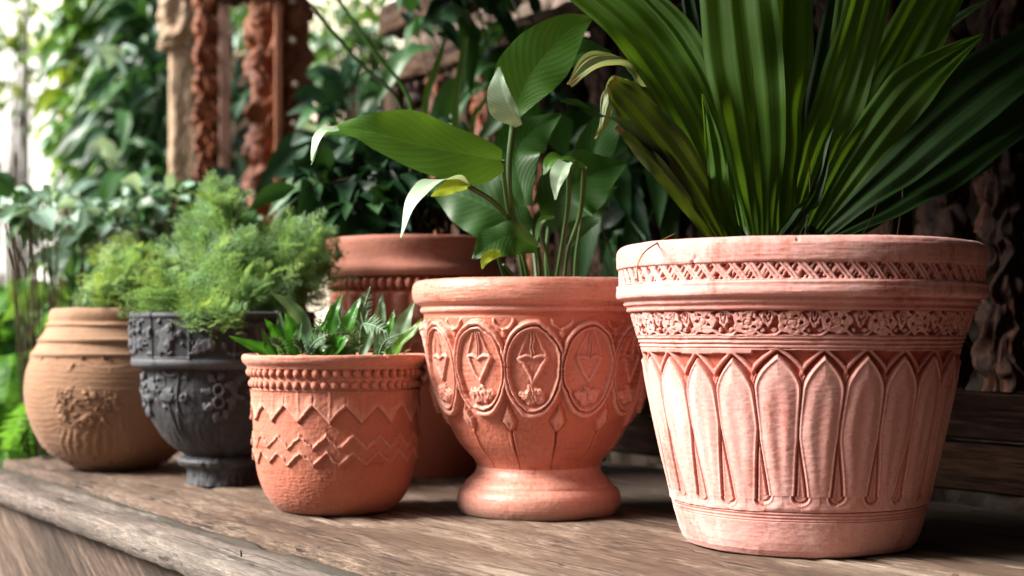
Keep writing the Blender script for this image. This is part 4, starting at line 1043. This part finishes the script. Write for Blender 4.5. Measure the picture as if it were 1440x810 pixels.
RUST = mat_wood('red_brown_carved_wood', [(.030, .007, .002), (.10, .024, .006), (.20, .052, .014), (.33, .115, .048)], rot=(0, math.radians(90), 0), g=16, rough=.5, bump=.7, crack=.5, spec=.28)
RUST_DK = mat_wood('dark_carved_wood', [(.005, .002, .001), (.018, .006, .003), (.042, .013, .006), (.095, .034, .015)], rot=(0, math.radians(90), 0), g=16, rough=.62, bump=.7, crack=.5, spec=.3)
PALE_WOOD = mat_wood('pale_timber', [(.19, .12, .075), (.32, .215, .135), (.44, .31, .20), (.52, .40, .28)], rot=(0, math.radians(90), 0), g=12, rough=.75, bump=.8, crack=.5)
RAIL_SHADED = mat_wood('rail_timber_shaded', [(.003, .0015, .001), (.006, .003, .002), (.012, .006, .004), (.026, .014, .009)], g=16, rough=.9, bump=.5, crack=.6, spec=.03)  # near-black colour stands in for shade on the lower rails
FRAME_V = mat_wood('upright_timber', [(.012, .005, .002), (.030, .013, .006), (.056, .026, .012), (.095, .050, .026)], rot=(0, math.radians(90), 0), g=14, rough=.7, bump=.7, crack=.6, spec=.2)
FRAME_WOOD = mat_wood('frame_timber', [(.03, .012, .006), (.075, .032, .015), (.13, .062, .032), (.20, .11, .062)], g=14, rough=.6, bump=.7, crack=.6)

def carved(name, w, dpt, z0, z1, mat, parent, x=0., y=0., style='knots', pitch=.12, amp=.02, seed=1, nz=260, nt=120):
    """timber of rounded-rectangle section with deep carving; local z up"""
    th = np.linspace(0, 2 * PI, nt, endpoint=False); zz = np.linspace(z0, z1, nz)
    TH, Z = np.meshgrid(th, zz)
    p = 5.
    rr = 1 / (np.abs(np.cos(TH) / (w / 2)) ** p + np.abs(np.sin(TH) / (dpt / 2)) ** p) ** (1 / p)
    ph = 2 * PI * Z / pitch
    n1 = fbm(TH / (2 * PI) * 10, Z * 14 + 40, 10, seed, 4) - .5; n2 = fbm(TH / (2 * PI) * 28, Z * 46 + 40, 28, seed + 4, 3) - .5
    if style == 'knots':
        h = np.abs(np.sin(ph / 2 + np.abs(np.sin(TH * 1.5)) * 1.4 + n1)) ** .55 * (.55 + .45 * np.abs(np.cos(TH * 3 + ph + n1 * 2)) ** .6)
    elif style == 'scroll':
        h = .5 + .5 * np.sin(TH * 5 + 2.2 * np.sin(ph + n1 * 3)) * np.cos(ph * .5 + 3 * np.sin(TH * 2))
        h = h ** 1.3
    else:
        h = np.full_like(TH, .6)
    d = (h - .6) * amp * 1.35 + n1 * amp * (.6 if style != 'plain' else 1.1) + n2 * amp * .55
    rr = rr + d
    V = np.stack([x + rr * np.cos(TH), y + rr * np.sin(TH), Z], -1).reshape(-1, 3)
    i = np.arange(nz - 1)[:, None] * nt; j = np.arange(nt)[None, :]; j2 = (j + 1) % nt
    Q = np.stack([i + j, i + j2, i + nt + j2, i + nt + j], -1).reshape(-1, 4)
    return mesh_obj(name, V, Q, mat, parent)

def rot_to(p): return math.atan2(-p[0], p[1])

# pale post, carved pilaster and wide carved column on the left
GZ = -.76
p = at(266, 472, 4.36); r = thing('timber_post', 'pale rough timber post with a weathered flared head, left of the carved wood', 'post', (p.x, p.y, GZ), rot_to(p))
carved('shaft', .118, .10, 0, 1.86, PALE_WOOD, r, 0, 0, 'plain', .3, .012, 5)
carved('head', .17, .14, 1.862, 2.02, PALE_WOOD, r, 0, 0, 'scroll', .2, .02, 6, 60)
p = at(300, 472, 4.12); r = thing('carved_pilaster', 'narrow rust brown pilaster with a carved knotted band beside a plain batten', 'pilaster', (p.x, p.y, GZ), rot_to(p))
carved('carved_band', .055, .055, 0, 2.3, RUST, r, -.018, 0, 'knots', .085, .024, 15, 520)
mb = MB(); mb.box(.016, .048, -.035, .02, 0, 2.3, bev=.003); mesh_obj('batten', np.concatenate(mb.V), [np.concatenate(mb.Q), np.concatenate(mb.T)], mat_wood('pink_batten', [(.13, .055, .035), (.26, .125, .085), (.38, .21, .155), (.46, .29, .22)], rot=(0, math.radians(90), 0), g=14, rough=.6), r)
p = at(392, 472, 3.72); r = thing('carved_column', 'wide rust red carved column with ragged leafy edges and small pierced holes', 'column', (p.x, p.y, GZ), rot_to(p))
carved('carved_panel', .160, .075, 0, 2.2, RUST, r, 0, 0, 'scroll', .15, .030, 25, 640, 200)
mb = MB(); mb.box(-.012, .010, -.064, -.03, 0, 2.2, bev=.004); mesh_obj('moulding', np.concatenate(mb.V), [np.concatenate(mb.Q), np.concatenate(mb.T)], RUST, r)
# pale discs imitating light through small pierced holes
mb = MB()
HOLE_LIGHT = mat_simple('hole_light_disc', (.45, .36, .28), (.66, .56, .46), 40, .5)
for k in range(9):
    zz_ = .95 + k * .115 + rnd.uniform(-.02, .02); xx = .045 + rnd.uniform(-.02, .012)
    t_ = np.linspace(0, PI, 5); 
    for a0 in range(1): mb.tube([(xx, -.052, zz_), (xx, -.058, zz_), (xx, -.061, zz_)], [.009, .008, .004], 9)
mesh_obj('hole_light', np.concatenate(mb.V), [np.concatenate(mb.Q), np.concatenate(mb.T)], HOLE_LIGHT, r)

# lintel over the gap
a_, b_ = at(330, 0, 3.75), at(560, 0, 3.45)
L_ = (b_ - a_).length; r = thing('lintel_beam', 'dark red brown timber beam across the top between column and screen', 'beam', (a_.x, a_.y, a_.z + .0), math.atan2(b_.y - a_.y, b_.x - a_.x))
carved('beam', .1, .1, 0, 1, RUST_DK, r, style='scroll', amp=.012, seed=33, nz=120).name = 'beam'
o = r.children[0]; o.rotation_euler = (0, PI / 2, 0); o.scale = (1.0, 1.0, L_ + .1); o.location = (-.05, 0, .045)

# carved timber screen along the back of the bench
SCR_T = .95
def s_of(px, t=SCR_T):
    c = .832 * (px - 720) / F + .5546; d = (t + .669) / c; X_ = (px - 720) / F * d
    return (X_ + .935) * .5546 - (d - 2.609) * .832, d
s0, d0 = s_of(552); s1 = 2.42
org = st(s0, SCR_T, 0)
scr = thing('timber_screen', 'dark timber screen of rails, uprights and carved balusters running behind the pots', 'screen', (org.x, org.y, -.75), ANG)
def sbox(name, x0, x1, y0, y1, z0, z1, mat, bev=.004):
    mb = MB(); mb.box(x0, x1, y0, y1, z0 + .75, z1 + .75, bev=bev)
    return mesh_obj(name, np.concatenate(mb.V), [np.concatenate(mb.Q), np.concatenate(mb.T)], mat, scr)
LW = s1 - s0
sbox('bottom_rail', .0, LW, -.022, .03, .085, .150, RAIL_SHADED)
sbox('plinth_board', .0, LW, -.012, .020, .012, .080, RAIL_SHADED)
for zc, w_, sd in ((.838, .058, 301), (.962, .070, 311)):
    o = carved('top_rail', w_, w_, 0, LW, FRAME_V, scr, 0, 0, 'plain', .3, .011, sd, 420, 64)
    o.rotation_euler = (0, PI / 2, 0); o.location = (0, 0, zc + .75)
k = 0; x = .02
def upright(x0, w): 
    return sbox('upright', x0, x0 + w, -.024, .026, .152, .803, FRAME_V)
upright(.0, .06)
pos = []
xs_ = .13
while xs_ < LW - .05:
    px_ = 0
    if k % 4 == 2: upright(xs_ - .03, .06)
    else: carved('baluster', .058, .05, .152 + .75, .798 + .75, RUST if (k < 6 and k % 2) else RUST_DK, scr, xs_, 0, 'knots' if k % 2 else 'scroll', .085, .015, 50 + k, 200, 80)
    xs_ += .098 + .012 * math.sin(k * 2.3); k += 1
# orange carved block near the left end (lit by the open side)
# rubble wall behind the screen
STONE = mat_simple('rubble_stone', (.10, .072, .055), (.30, .235, .19), 14, .9, .2, 1., .01)
w0, dd0 = s_of(575, 1.32); wx = np.linspace(w0, 2.9, 320); wz = np.linspace(-.76, 1.155, 200)
X, Z = np.meshgrid(wx, wz, indexing='ij')
# irregular stones from a jittered cell pattern
cs = .105; u = X / cs; v = Z / (cs * .72)
best = np.full(X.shape, 9.); sec = np.full(X.shape, 9.); hid = np.zeros(X.shape)
rs = np.random.RandomState(77); TX = rs.rand(64, 64, 3)
iu = np.floor(u).astype(int); iv = np.floor(v).astype(int)
for du in (-1, 0, 1):
    for dv in (-1, 0, 1):
        c = TX[(iu + du) % 64, (iv + dv) % 64]
        dist = np.hypot(u - (iu + du + c[..., 0]), v - (iv + dv + c[..., 1]))
        up_ = dist < best
        sec = np.where(up_, best, np.minimum(sec, dist)); hid = np.where(up_, c[..., 2], hid); best = np.where(up_, dist, best)
rel = sst(0, .28, sec - best) * (.018 + .022 * hid) + .008 * (fbm(X * 40 + 200, Z * 40 + 200, 256, 78, 3) - .5)
base = np.array(T0) + np.array(NN) * 1.32
V = base[None, None] + X[..., None] * np.array(UU) + Z[..., None] * np.array([0, 0, 1.]) - rel[..., None] * np.array(NN)
i = np.arange(319)[:, None] * 200; j = np.arange(199)[None, :]
mbw = MB(); mbw.add(V.reshape(-1, 3), np.stack([i + j, i + 200 + j, i + 201 + j, i + j + 1], -1).reshape(-1, 4))
cor = []
for t_ in (1.335, 1.55):
    for s_ in (w0, 2.9):
        for z_ in (-.76, 1.155): cor.append(tuple(st(s_, t_, z_)))
mbw.add(cor, [(0, 1, 3, 2), (4, 6, 7, 5), (0, 4, 5, 1), (2, 3, 7, 6), (1, 5, 7, 3), (0, 2, 6, 4)])
wl = thing('stone_wall', 'rough rubble stone wall in shade behind the carved screen', 'wall', tuple(st(w0, 1.4, -.76)))
mbw.build('masonry', STONE, wl)

# roof and end wall added out of view to shade the bench's back
rf = thing('light_block_roof', 'added unseen board roof that shades the back of the bench', 'roof', tuple(st(1.6, 1.0, 1.16)), ANG)
mb = MB()
for k in range(10): mb.box(-1.50 + k * .27, -1.235 + k * .27, -1.40, .62, 0, .03, bev=.003)
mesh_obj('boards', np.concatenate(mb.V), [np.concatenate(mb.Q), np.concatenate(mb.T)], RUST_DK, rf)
mb = MB()
ew = thing('light_block_end', 'added unseen vertical boards blocking sky light at the right end of the bench', 'wall', tuple(st(2.5, .1, -.76)), ANG + PI / 2)
for k in range(9): mb.box(-.02 + k * .16, .135 + k * .16, -.014, .014, 0, 1.91, bev=.003)
mesh_obj('boards', np.concatenate(mb.V), [np.concatenate(mb.Q), np.concatenate(mb.T)], RUST_DK, ew)
mb = MB()
mb.box(-.10, 1.5, .016, .05, .3, .38, bev=.003); mesh_obj('batten', np.concatenate(mb.V), [np.concatenate(mb.Q), np.concatenate(mb.T)], RUST_DK, ew)

sh = thing('light_block_side', 'added unseen board wall with a wide overhead awning, standing outside the picture on its right', 'shed', (1.75, -.9, -.76))  # added, unseen: side boards and overhead cover block sky light
mb = MB()
for k in range(20): mb.box(-.014, .014, -2.0 + k * .16, -1.845 + k * .16, 0, 2.4, bev=.003)
mesh_obj('wall', np.concatenate(mb.V), [np.concatenate(mb.Q), np.concatenate(mb.T)], RUST_DK, sh)
mb = MB()
for k in range(20): mb.box(-2.55, .05, -2.0 + k * .16, -1.845 + k * .16, 2.42, 2.45, bev=.003)
mesh_obj('blocker', np.concatenate(mb.V), [np.concatenate(mb.Q), np.concatenate(mb.T)], RUST_DK, sh)

cw = thing('light_block_rear', 'added unseen tall brick wall blocking sky light from behind the viewer', 'wall', (-.2, -2.4, -.76))  # added behind the camera, unseen, to cut the sky fill
BRICKY = mat_simple('brown_brick', (.07, .04, .03), (.15, .085, .06), 18, .9, .2, .8, .01)
mb = MB()
for r_ in range(30):
    for k in range(18): mb.box(-1.95 + k * .225 + (r_ % 2) * .11, -1.735 + k * .225 + (r_ % 2) * .11, -.05, .05, r_ * .1, r_ * .1 + .092, bev=.004)
mesh_obj('masonry', np.concatenate(mb.V), [np.concatenate(mb.Q), np.concatenate(mb.T)], BRICKY, cw)

# plants in front of and behind the screen
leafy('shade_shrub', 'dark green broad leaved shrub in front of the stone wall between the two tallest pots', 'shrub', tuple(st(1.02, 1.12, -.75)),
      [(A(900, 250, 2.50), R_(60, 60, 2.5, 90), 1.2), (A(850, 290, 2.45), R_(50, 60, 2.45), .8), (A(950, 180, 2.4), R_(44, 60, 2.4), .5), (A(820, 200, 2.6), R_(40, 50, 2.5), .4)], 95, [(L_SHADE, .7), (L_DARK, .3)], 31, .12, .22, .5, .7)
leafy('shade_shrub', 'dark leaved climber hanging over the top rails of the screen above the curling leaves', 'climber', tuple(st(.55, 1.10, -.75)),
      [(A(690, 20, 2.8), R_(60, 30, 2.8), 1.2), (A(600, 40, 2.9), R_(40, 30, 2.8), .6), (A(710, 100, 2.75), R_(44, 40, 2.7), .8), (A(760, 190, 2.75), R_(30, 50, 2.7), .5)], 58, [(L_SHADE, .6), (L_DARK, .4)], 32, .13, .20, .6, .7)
leafy('dark_leaf_plant', 'bluish dark long-leaved plant between the carved column and the timber screen', 'shrub', A(490, 1130, 3.6),
      [(A(500, 165, 3.55), R_(40, 46, 3.5), 1.0), (A(505, 225, 3.4), R_(46, 40, 3.4), 1.3)], 70, [(L_DARK, .6), (L_PALEBLUE, .08), (L_SHADE, .32)], 33, .17, .17, .6, .7)
leafy('dark_leaf_plant', 'dark leaves showing between the pilaster and the wide carved column', 'shrub', A(335, 1200, 4.3),
      [(A(335, 180, 4.4), R_(26, 130, 4.4), 1.), (A(345, 300, 4.2), R_(40, 50, 4.2), .7)], 60, [(L_DARK, .7), (L_SHADE, .3)], 34, .18, .18, .6, .7)
leafy('pale_leaf_shrub', 'shrub with pale bluish rounded leaves on arching twigs behind the tan jar', 'shrub', A(120, 1250, 2.95),
      [(A(60, 295, 2.9), R_(66, 22, 2.9, 60), 1.4), (A(160, 315, 2.9), R_(60, 24, 2.9, 60), 1.2), (A(222, 285, 2.95), R_(34, 18, 2.9), .7), (A(100, 350, 3.), R_(40, 30, 2.9), .4), (A(10, 300, 2.95), R_(30, 24, 2.9), .5)],
      190, [(L_PALEBLUE, .7), (L_SHADE, .3)], 35, .058, .36, .35, .6, hint_up=.9, stem_r=.003)
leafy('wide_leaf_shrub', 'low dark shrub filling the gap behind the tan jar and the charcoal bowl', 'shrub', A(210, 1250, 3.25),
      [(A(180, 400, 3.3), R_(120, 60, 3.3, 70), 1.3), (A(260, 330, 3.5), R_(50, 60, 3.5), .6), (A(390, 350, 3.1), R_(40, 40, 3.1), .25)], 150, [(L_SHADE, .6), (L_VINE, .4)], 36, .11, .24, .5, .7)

# ferns at the lower left
def fern(label, base, n, Ln, seed, mat=L_FERN, up=1.0):
    rs = np.random.RandomState(seed); root = thing('garden_fern', label, 'fern', tuple(base), group=None)
    for k in range(n):
        a = k * 2.4 + rs.rand() * .6; l = Ln * rs.uniform(.75, 1.15); tilt = rs.uniform(.35, .95)
        dx, dy = math.cos(a), math.sin(a)
        P = [base, base + Vector((dx * l * .25 * tilt, dy * l * .25 * tilt, l * .5 * up)), base + Vector((dx * l * .6 * tilt, dy * l * .6 * tilt, l * .78 * up)), base + Vector((dx * l * tilt, dy * l * tilt, l * (.78 - .28 * tilt) * up))]
        c, t = spline(P, 44); T = np.gradient(c, axis=0); T /= np.linalg.norm(T, axis=1)[:, None]
        mb = MB(); mb.tube(c, np.linspace(.004, .001, 44), 5)
        PP = []; DD = []; NN_ = []; LL = []
        for i_ in range(6, 43):
            Sd = np.cross(T[i_], (0, 0, 1.)); Sd /= np.linalg.norm(Sd) + 1e-9; N0 = np.cross(Sd, T[i_])
            ll = l * .17 * math.sin(PI * min(1, (t[i_] * .88 + .1))) ** .8
            for sg in (1, -1):
                PP.append(c[i_]); DD.append(Sd * sg * .92 + T[i_] * .38 - np.array([0, 0, .12 + .1 * rs.rand()])); NN_.append(N0 + rs.normal(size=3) * .15); LL.append(ll * rs.uniform(.85, 1.1))
        DD = np.array(DD); DD /= np.linalg.norm(DD, axis=1)[:, None]
        leaflets(mb, PP, DD, NN_, LL, .13)
        mb.build('frond', mat, root)
    return root
FERNS = [(-10, 640, 3.0, 14, .42, 'bright green fern low beside the left end of the bench'), (45, 560, 3.4, 14, .46, 'bright fern close behind the bulging tan jar'),
         (-40, 480, 3.6, 14, .5, 'taller fern at the left margin behind the front ferns'), (60, 470, 4.2, 12, .45, 'fern half hidden above the shoulder of the tan jar')]
for i, (px, py, d, n, L_, lab) in enumerate(FERNS):
    b = at(px, py, d); b.z = max(GZ, b.z - L_ * .55); fern(lab, b, n + 6, L_, 60 + i)
# upright yellow green blades
br = thing('sword_fern', 'upright yellow green fronds standing lit above the ferns at the left', 'fern', A(75, 470, 3.7))
for (x, y1, w) in ((80, 338, 13), (15, 375, 9), (50, 390, 8)):
    mb = MB(); pinnate(mb, [(x - 6, 480, 3.7), (x + 3, 420, 3.7), (x, y1, 3.7)], w, 3.7, 18); mb.build('frond', L_LIME, br)

# planted wall of foliage at the upper left
SAND = mat_simple('sandy_render', (.40, .28, .17), (.56, .42, .28), 5, .9, .2, .4, .01)
gw = thing('garden_wall', 'sandy rendered garden wall overgrown by climbers at the upper left', 'wall', A(190, 1100, 6.2), math.radians(10))
mb = MB(); mb.box(-.32, .75, 0, .25, -1.2, 3.2, bev=.01); o = mesh_obj('masonry', np.concatenate(mb.V), [np.concatenate(mb.Q), np.concatenate(mb.T)], SAND, gw)
CL = [('bright green climber with hanging leaves on the lit edge of the garden wall', [(A(112, 60, 5.6), R_(34, 70, 5.6), 1.), (A(116, 180, 5.5), R_(32, 80, 5.5), 1.)], 190, [(L_VINE, .6), (L_LIME, .2), (L_PALEBLUE, .2)], .13, .24),
      ('dark climber with long drooping leaves next to the pale timber post', [(A(205, 180, 5.0), R_(46, 90, 5.0), 1.3), (A(225, 60, 5.2), R_(40, 60, 5.), .6), (A(190, 270, 4.8), R_(44, 40, 4.8), .6)], 230, [(L_DARK, .4), (L_SHADE, .45), (L_PALEBLUE, .15)], .24, .14),
      ('mid green climber over the upper middle of the garden wall', [(A(160, 70, 5.8), R_(60, 70, 5.8), 1.)], 190, [(L_VINE, .7), (L_SHADE, .3)], .16, .24),
      ('soft light green bush bulging from the middle of the planted wall', [(A(140, 200, 5.2), R_(56, 50, 5.2), 1.), (A(150, 255, 5.0), R_(50, 40, 5.), .7)], 330, [(L_VINE, .6), (L_LIME, .15), (L_MOSS, .25)], .085, .26)]
for i, (lab, env, n, mats, L_, w) in enumerate(CL):
    leafy('climbing_plant', lab, 'climber', (env[0][0][0], env[0][0][1] + .25, GZ), env, n, mats, 80 + i, L_, w, .7, .6, stem_r=.005, out=.5)

# iron railing, pale house and trees beyond
HOUSE = mat_simple('white_render', (.74, .73, .71), (.82, .81, .79), 3, .9, .2, .2, .01)
PANE = mat_simple('window_glass', (.10, .12, .14), (.16, .18, .2), 2, .1, .6, .0)
def house(label, p, rz, wmat, x0, x1, hgt, wins):
    hs = thing('house', label, 'house', (p.x, p.y, GZ), rz)
    mb = MB(); mb.box(x0, x1, 0, 4, 0, hgt, bev=.01); mesh_obj('wall', np.concatenate(mb.V), [np.concatenate(mb.Q), np.concatenate(mb.T)], wmat, hs)
    for x, z in wins:
        f_ = MB(); f_.box(x, x + .06, -.05, -.003, z, z + .95, bev=.004); f_.box(x + .54, x + .6, -.05, -.003, z, z + .95, bev=.004); f_.box(x + .06, x + .54, -.05, -.003, z + .89, z + .95, bev=.004); f_.box(x + .06, x + .54, -.05, -.003, z, z + .06, bev=.004); f_.box(x + .27, x + .33, -.045, -.003, z + .06, z + .89, bev=.004)
        w_ = mesh_obj('window', np.concatenate(f_.V), [np.concatenate(f_.Q), np.concatenate(f_.T)], HOUSE, hs)
        q_ = MB(); q_.box(x + .06, x + .54, -.02, -.004, z + .06, z + .89); mesh_obj('pane', np.concatenate(q_.V), np.concatenate(q_.Q), PANE, w_, smooth=False)
    mb = MB(); mb.box(x0 - .2, x1 + .2, -.25, 4.2, hgt + .002, hgt + .12, bev=.02); mesh_obj('roof', np.concatenate(mb.V), [np.concatenate(mb.Q), np.concatenate(mb.T)], SLATE, hs)
SLATE = mat_simple('grey_slate', (.22, .22, .24), (.34, .34, .36), 8)
CREAM = mat_simple('cream_render', (.72, .62, .47), (.80, .72, .58), 3, .9, .2, .2, .01)
house('white rendered house far off at the left edge, washed out by daylight', at(-20, 472, 13.0), math.radians(-50), HOUSE, -3.2, 2.2, 5.2, [(-1.9, .6), (-.1, .6), (-1.9, 2.4)])
house('cream rendered house showing through the gap beside the wide carved column', at(470, 472, 11.0), math.radians(-50), CREAM, -2.4, 2.8, 5.0, [(-1.4, .6), (1.3, .6)])
p0 = at(-130, 472, 7.4); fr = thing('iron_railing', 'black wrought iron railing with scrolls against the bright background at the left', 'railing', (p0.x, p0.y, GZ))
mb = MB(); Lr = (at(120, 472, 7.4) - p0).x
for z in (.12, 1.62, 1.70): mb.box(0, Lr, -.012, .012, z, z + .022, bev=.002)
mesh_obj('rail', np.concatenate(mb.V), [np.concatenate(mb.Q), np.concatenate(mb.T)], IRON, fr)
mb = MB(); 
for k in range(7): mb.tube([(.04 + k * .145, 0, 0), (.04 + k * .145, 0, 1.2), (.04 + k * .145, 0, 2.9 if k % 3 == 1 else 1.9)], .009, 6)
mesh_obj('bar', np.concatenate(mb.V), [np.concatenate(mb.Q), np.concatenate(mb.T)], IRON, fr)
mb = MB()
for k in range(6):
    t_ = np.linspace(0, 4.5 * PI, 40); rr_ = .055 * np.exp(-t_ * .12); cx_ = .112 + k * .145; zc_ = 1.80 if k % 2 else 1.46
    mb.tube(np.stack([cx_ + rr_ * np.cos(t_), t_ * 0, zc_ + rr_ * np.sin(t_)], -1), .006, 5)
mesh_obj('scroll', np.concatenate(mb.V), [np.concatenate(mb.Q), np.concatenate(mb.T)], IRON, fr)
leafy('slender_tree', 'thin young tree with sparse leaves in front of the white house', 'tree', (at(20, 472, 8.6).x, 8.6, GZ),
      [(A(22, 30, 8.6), R_(40, 60, 8.6), 1.), (A(30, 120, 8.6), R_(26, 60, 8.6), .5)], 130, [(L_VINE, .7), (L_LIME, .3)], 90, .11, .25, .4, .7, stem_r=.004)
for i, (px, py, d, lab) in enumerate(((500, 70, 7.5, 'loose tree catching light behind the tall grass stalks'), (338, 60, 8.0, 'small tree far behind the gap between pilaster and column'))):
    leafy('garden_tree', lab, 'tree', (at(px, 472, d).x, d, GZ), [(A(px, py, d), R_(70 if i == 0 else 30, 80, d), 1.)], 210 if i == 0 else 90, [(L_VINE, .5), (L_PALEBLUE, .25), (L_SHADE, .25)], 195 + i, .13, .28, .5, .8, stem_r=.008, leafname='crown')
for i, (px, d, hgt, lab) in enumerate(((180, 12.0, 3.4, 'tall tree far behind the planted garden wall'),)):
    b = at(px, 472, d); env = [((b.x, b.y, GZ + hgt * .62), (.9, .8, hgt * .34), 1.), ((b.x + .4, b.y, GZ + hgt * .4), (.7, .6, .5), .5)]
    leafy('garden_tree', lab, 'tree', (b.x, b.y, GZ), env, 420, [(L_VINE, .6), (L_SHADE, .3), (L_LIME, .1)], 95 + i, .17, .3, .4, .8, stem_r=.02, leafname='crown')

# ------------------------------------------------------------------ camera, light, air
cam = bpy.data.cameras.new('camera'); co = bpy.data.objects.new('camera', cam); COL.objects.link(co); S.camera = co
co.location = (0, 0, H); co.rotation_euler = (PI / 2, 0, 0)
cam.sensor_width = 36; cam.lens = F / 1440 * 36; cam.shift_y = (HZ - 405) / 1440; cam.clip_start = .05; cam.clip_end = 400
cam.dof.use_dof = True; cam.dof.focus_distance = 1.53; cam.dof.aperture_fstop = 4.3
SUN_DIR = Vector((-.95, -.12, .72)).normalized()
sl_ = bpy.data.lights.new('sun', 'SUN'); sl_.energy = 5.0; sl_.angle = math.radians(26); sl_.color = (1, .95, .885)
so = bpy.data.objects.new('sun', sl_); COL.objects.link(so); so.rotation_euler = SUN_DIR.to_track_quat('Z', 'Y').to_euler(); so.location = (-3, -2, 4)
w = bpy.data.worlds.new('World'); S.world = w; w.use_nodes = True; nt = w.node_tree; nt.nodes.clear(); b = NB(nt)
sk = b.n('ShaderNodeTexSky', sky_type='NISHITA'); sk.sun_disc = False; sk.sun_elevation = math.asin(SUN_DIR.z); sk.sun_rotation = math.atan2(SUN_DIR.x, SUN_DIR.y); sk.dust_density = 3.5; sk.air_density = 1.0; sk.ozone_density = .6
bg = b.n('ShaderNodeBackground'); hs_ = b.n('ShaderNodeHueSaturation'); hs_.inputs['Saturation'].default_value = .45; b.link(sk.outputs[0], hs_.inputs['Color']); b.link(hs_.outputs[0], bg.inputs[0]); bg.inputs[1].default_value = .045
wo = b.n('ShaderNodeOutputWorld'); b.link(bg.outputs[0], wo.inputs[0])
S.view_settings.view_transform = 'Standard'; S.view_settings.look = 'None'; S.view_settings.exposure = 1.42; S.view_settings.gamma = 1; S.view_settings.use_curve_mapping = False
S.cycles.use_denoising = True; S.cycles.max_bounces = 6; S.cycles.diffuse_bounces = 2; S.cycles.glossy_bounces = 2; S.cycles.transmission_bounces = 2; S.cycles.transparent_max_bounces = 4
S.cycles.sample_clamp_indirect = 6
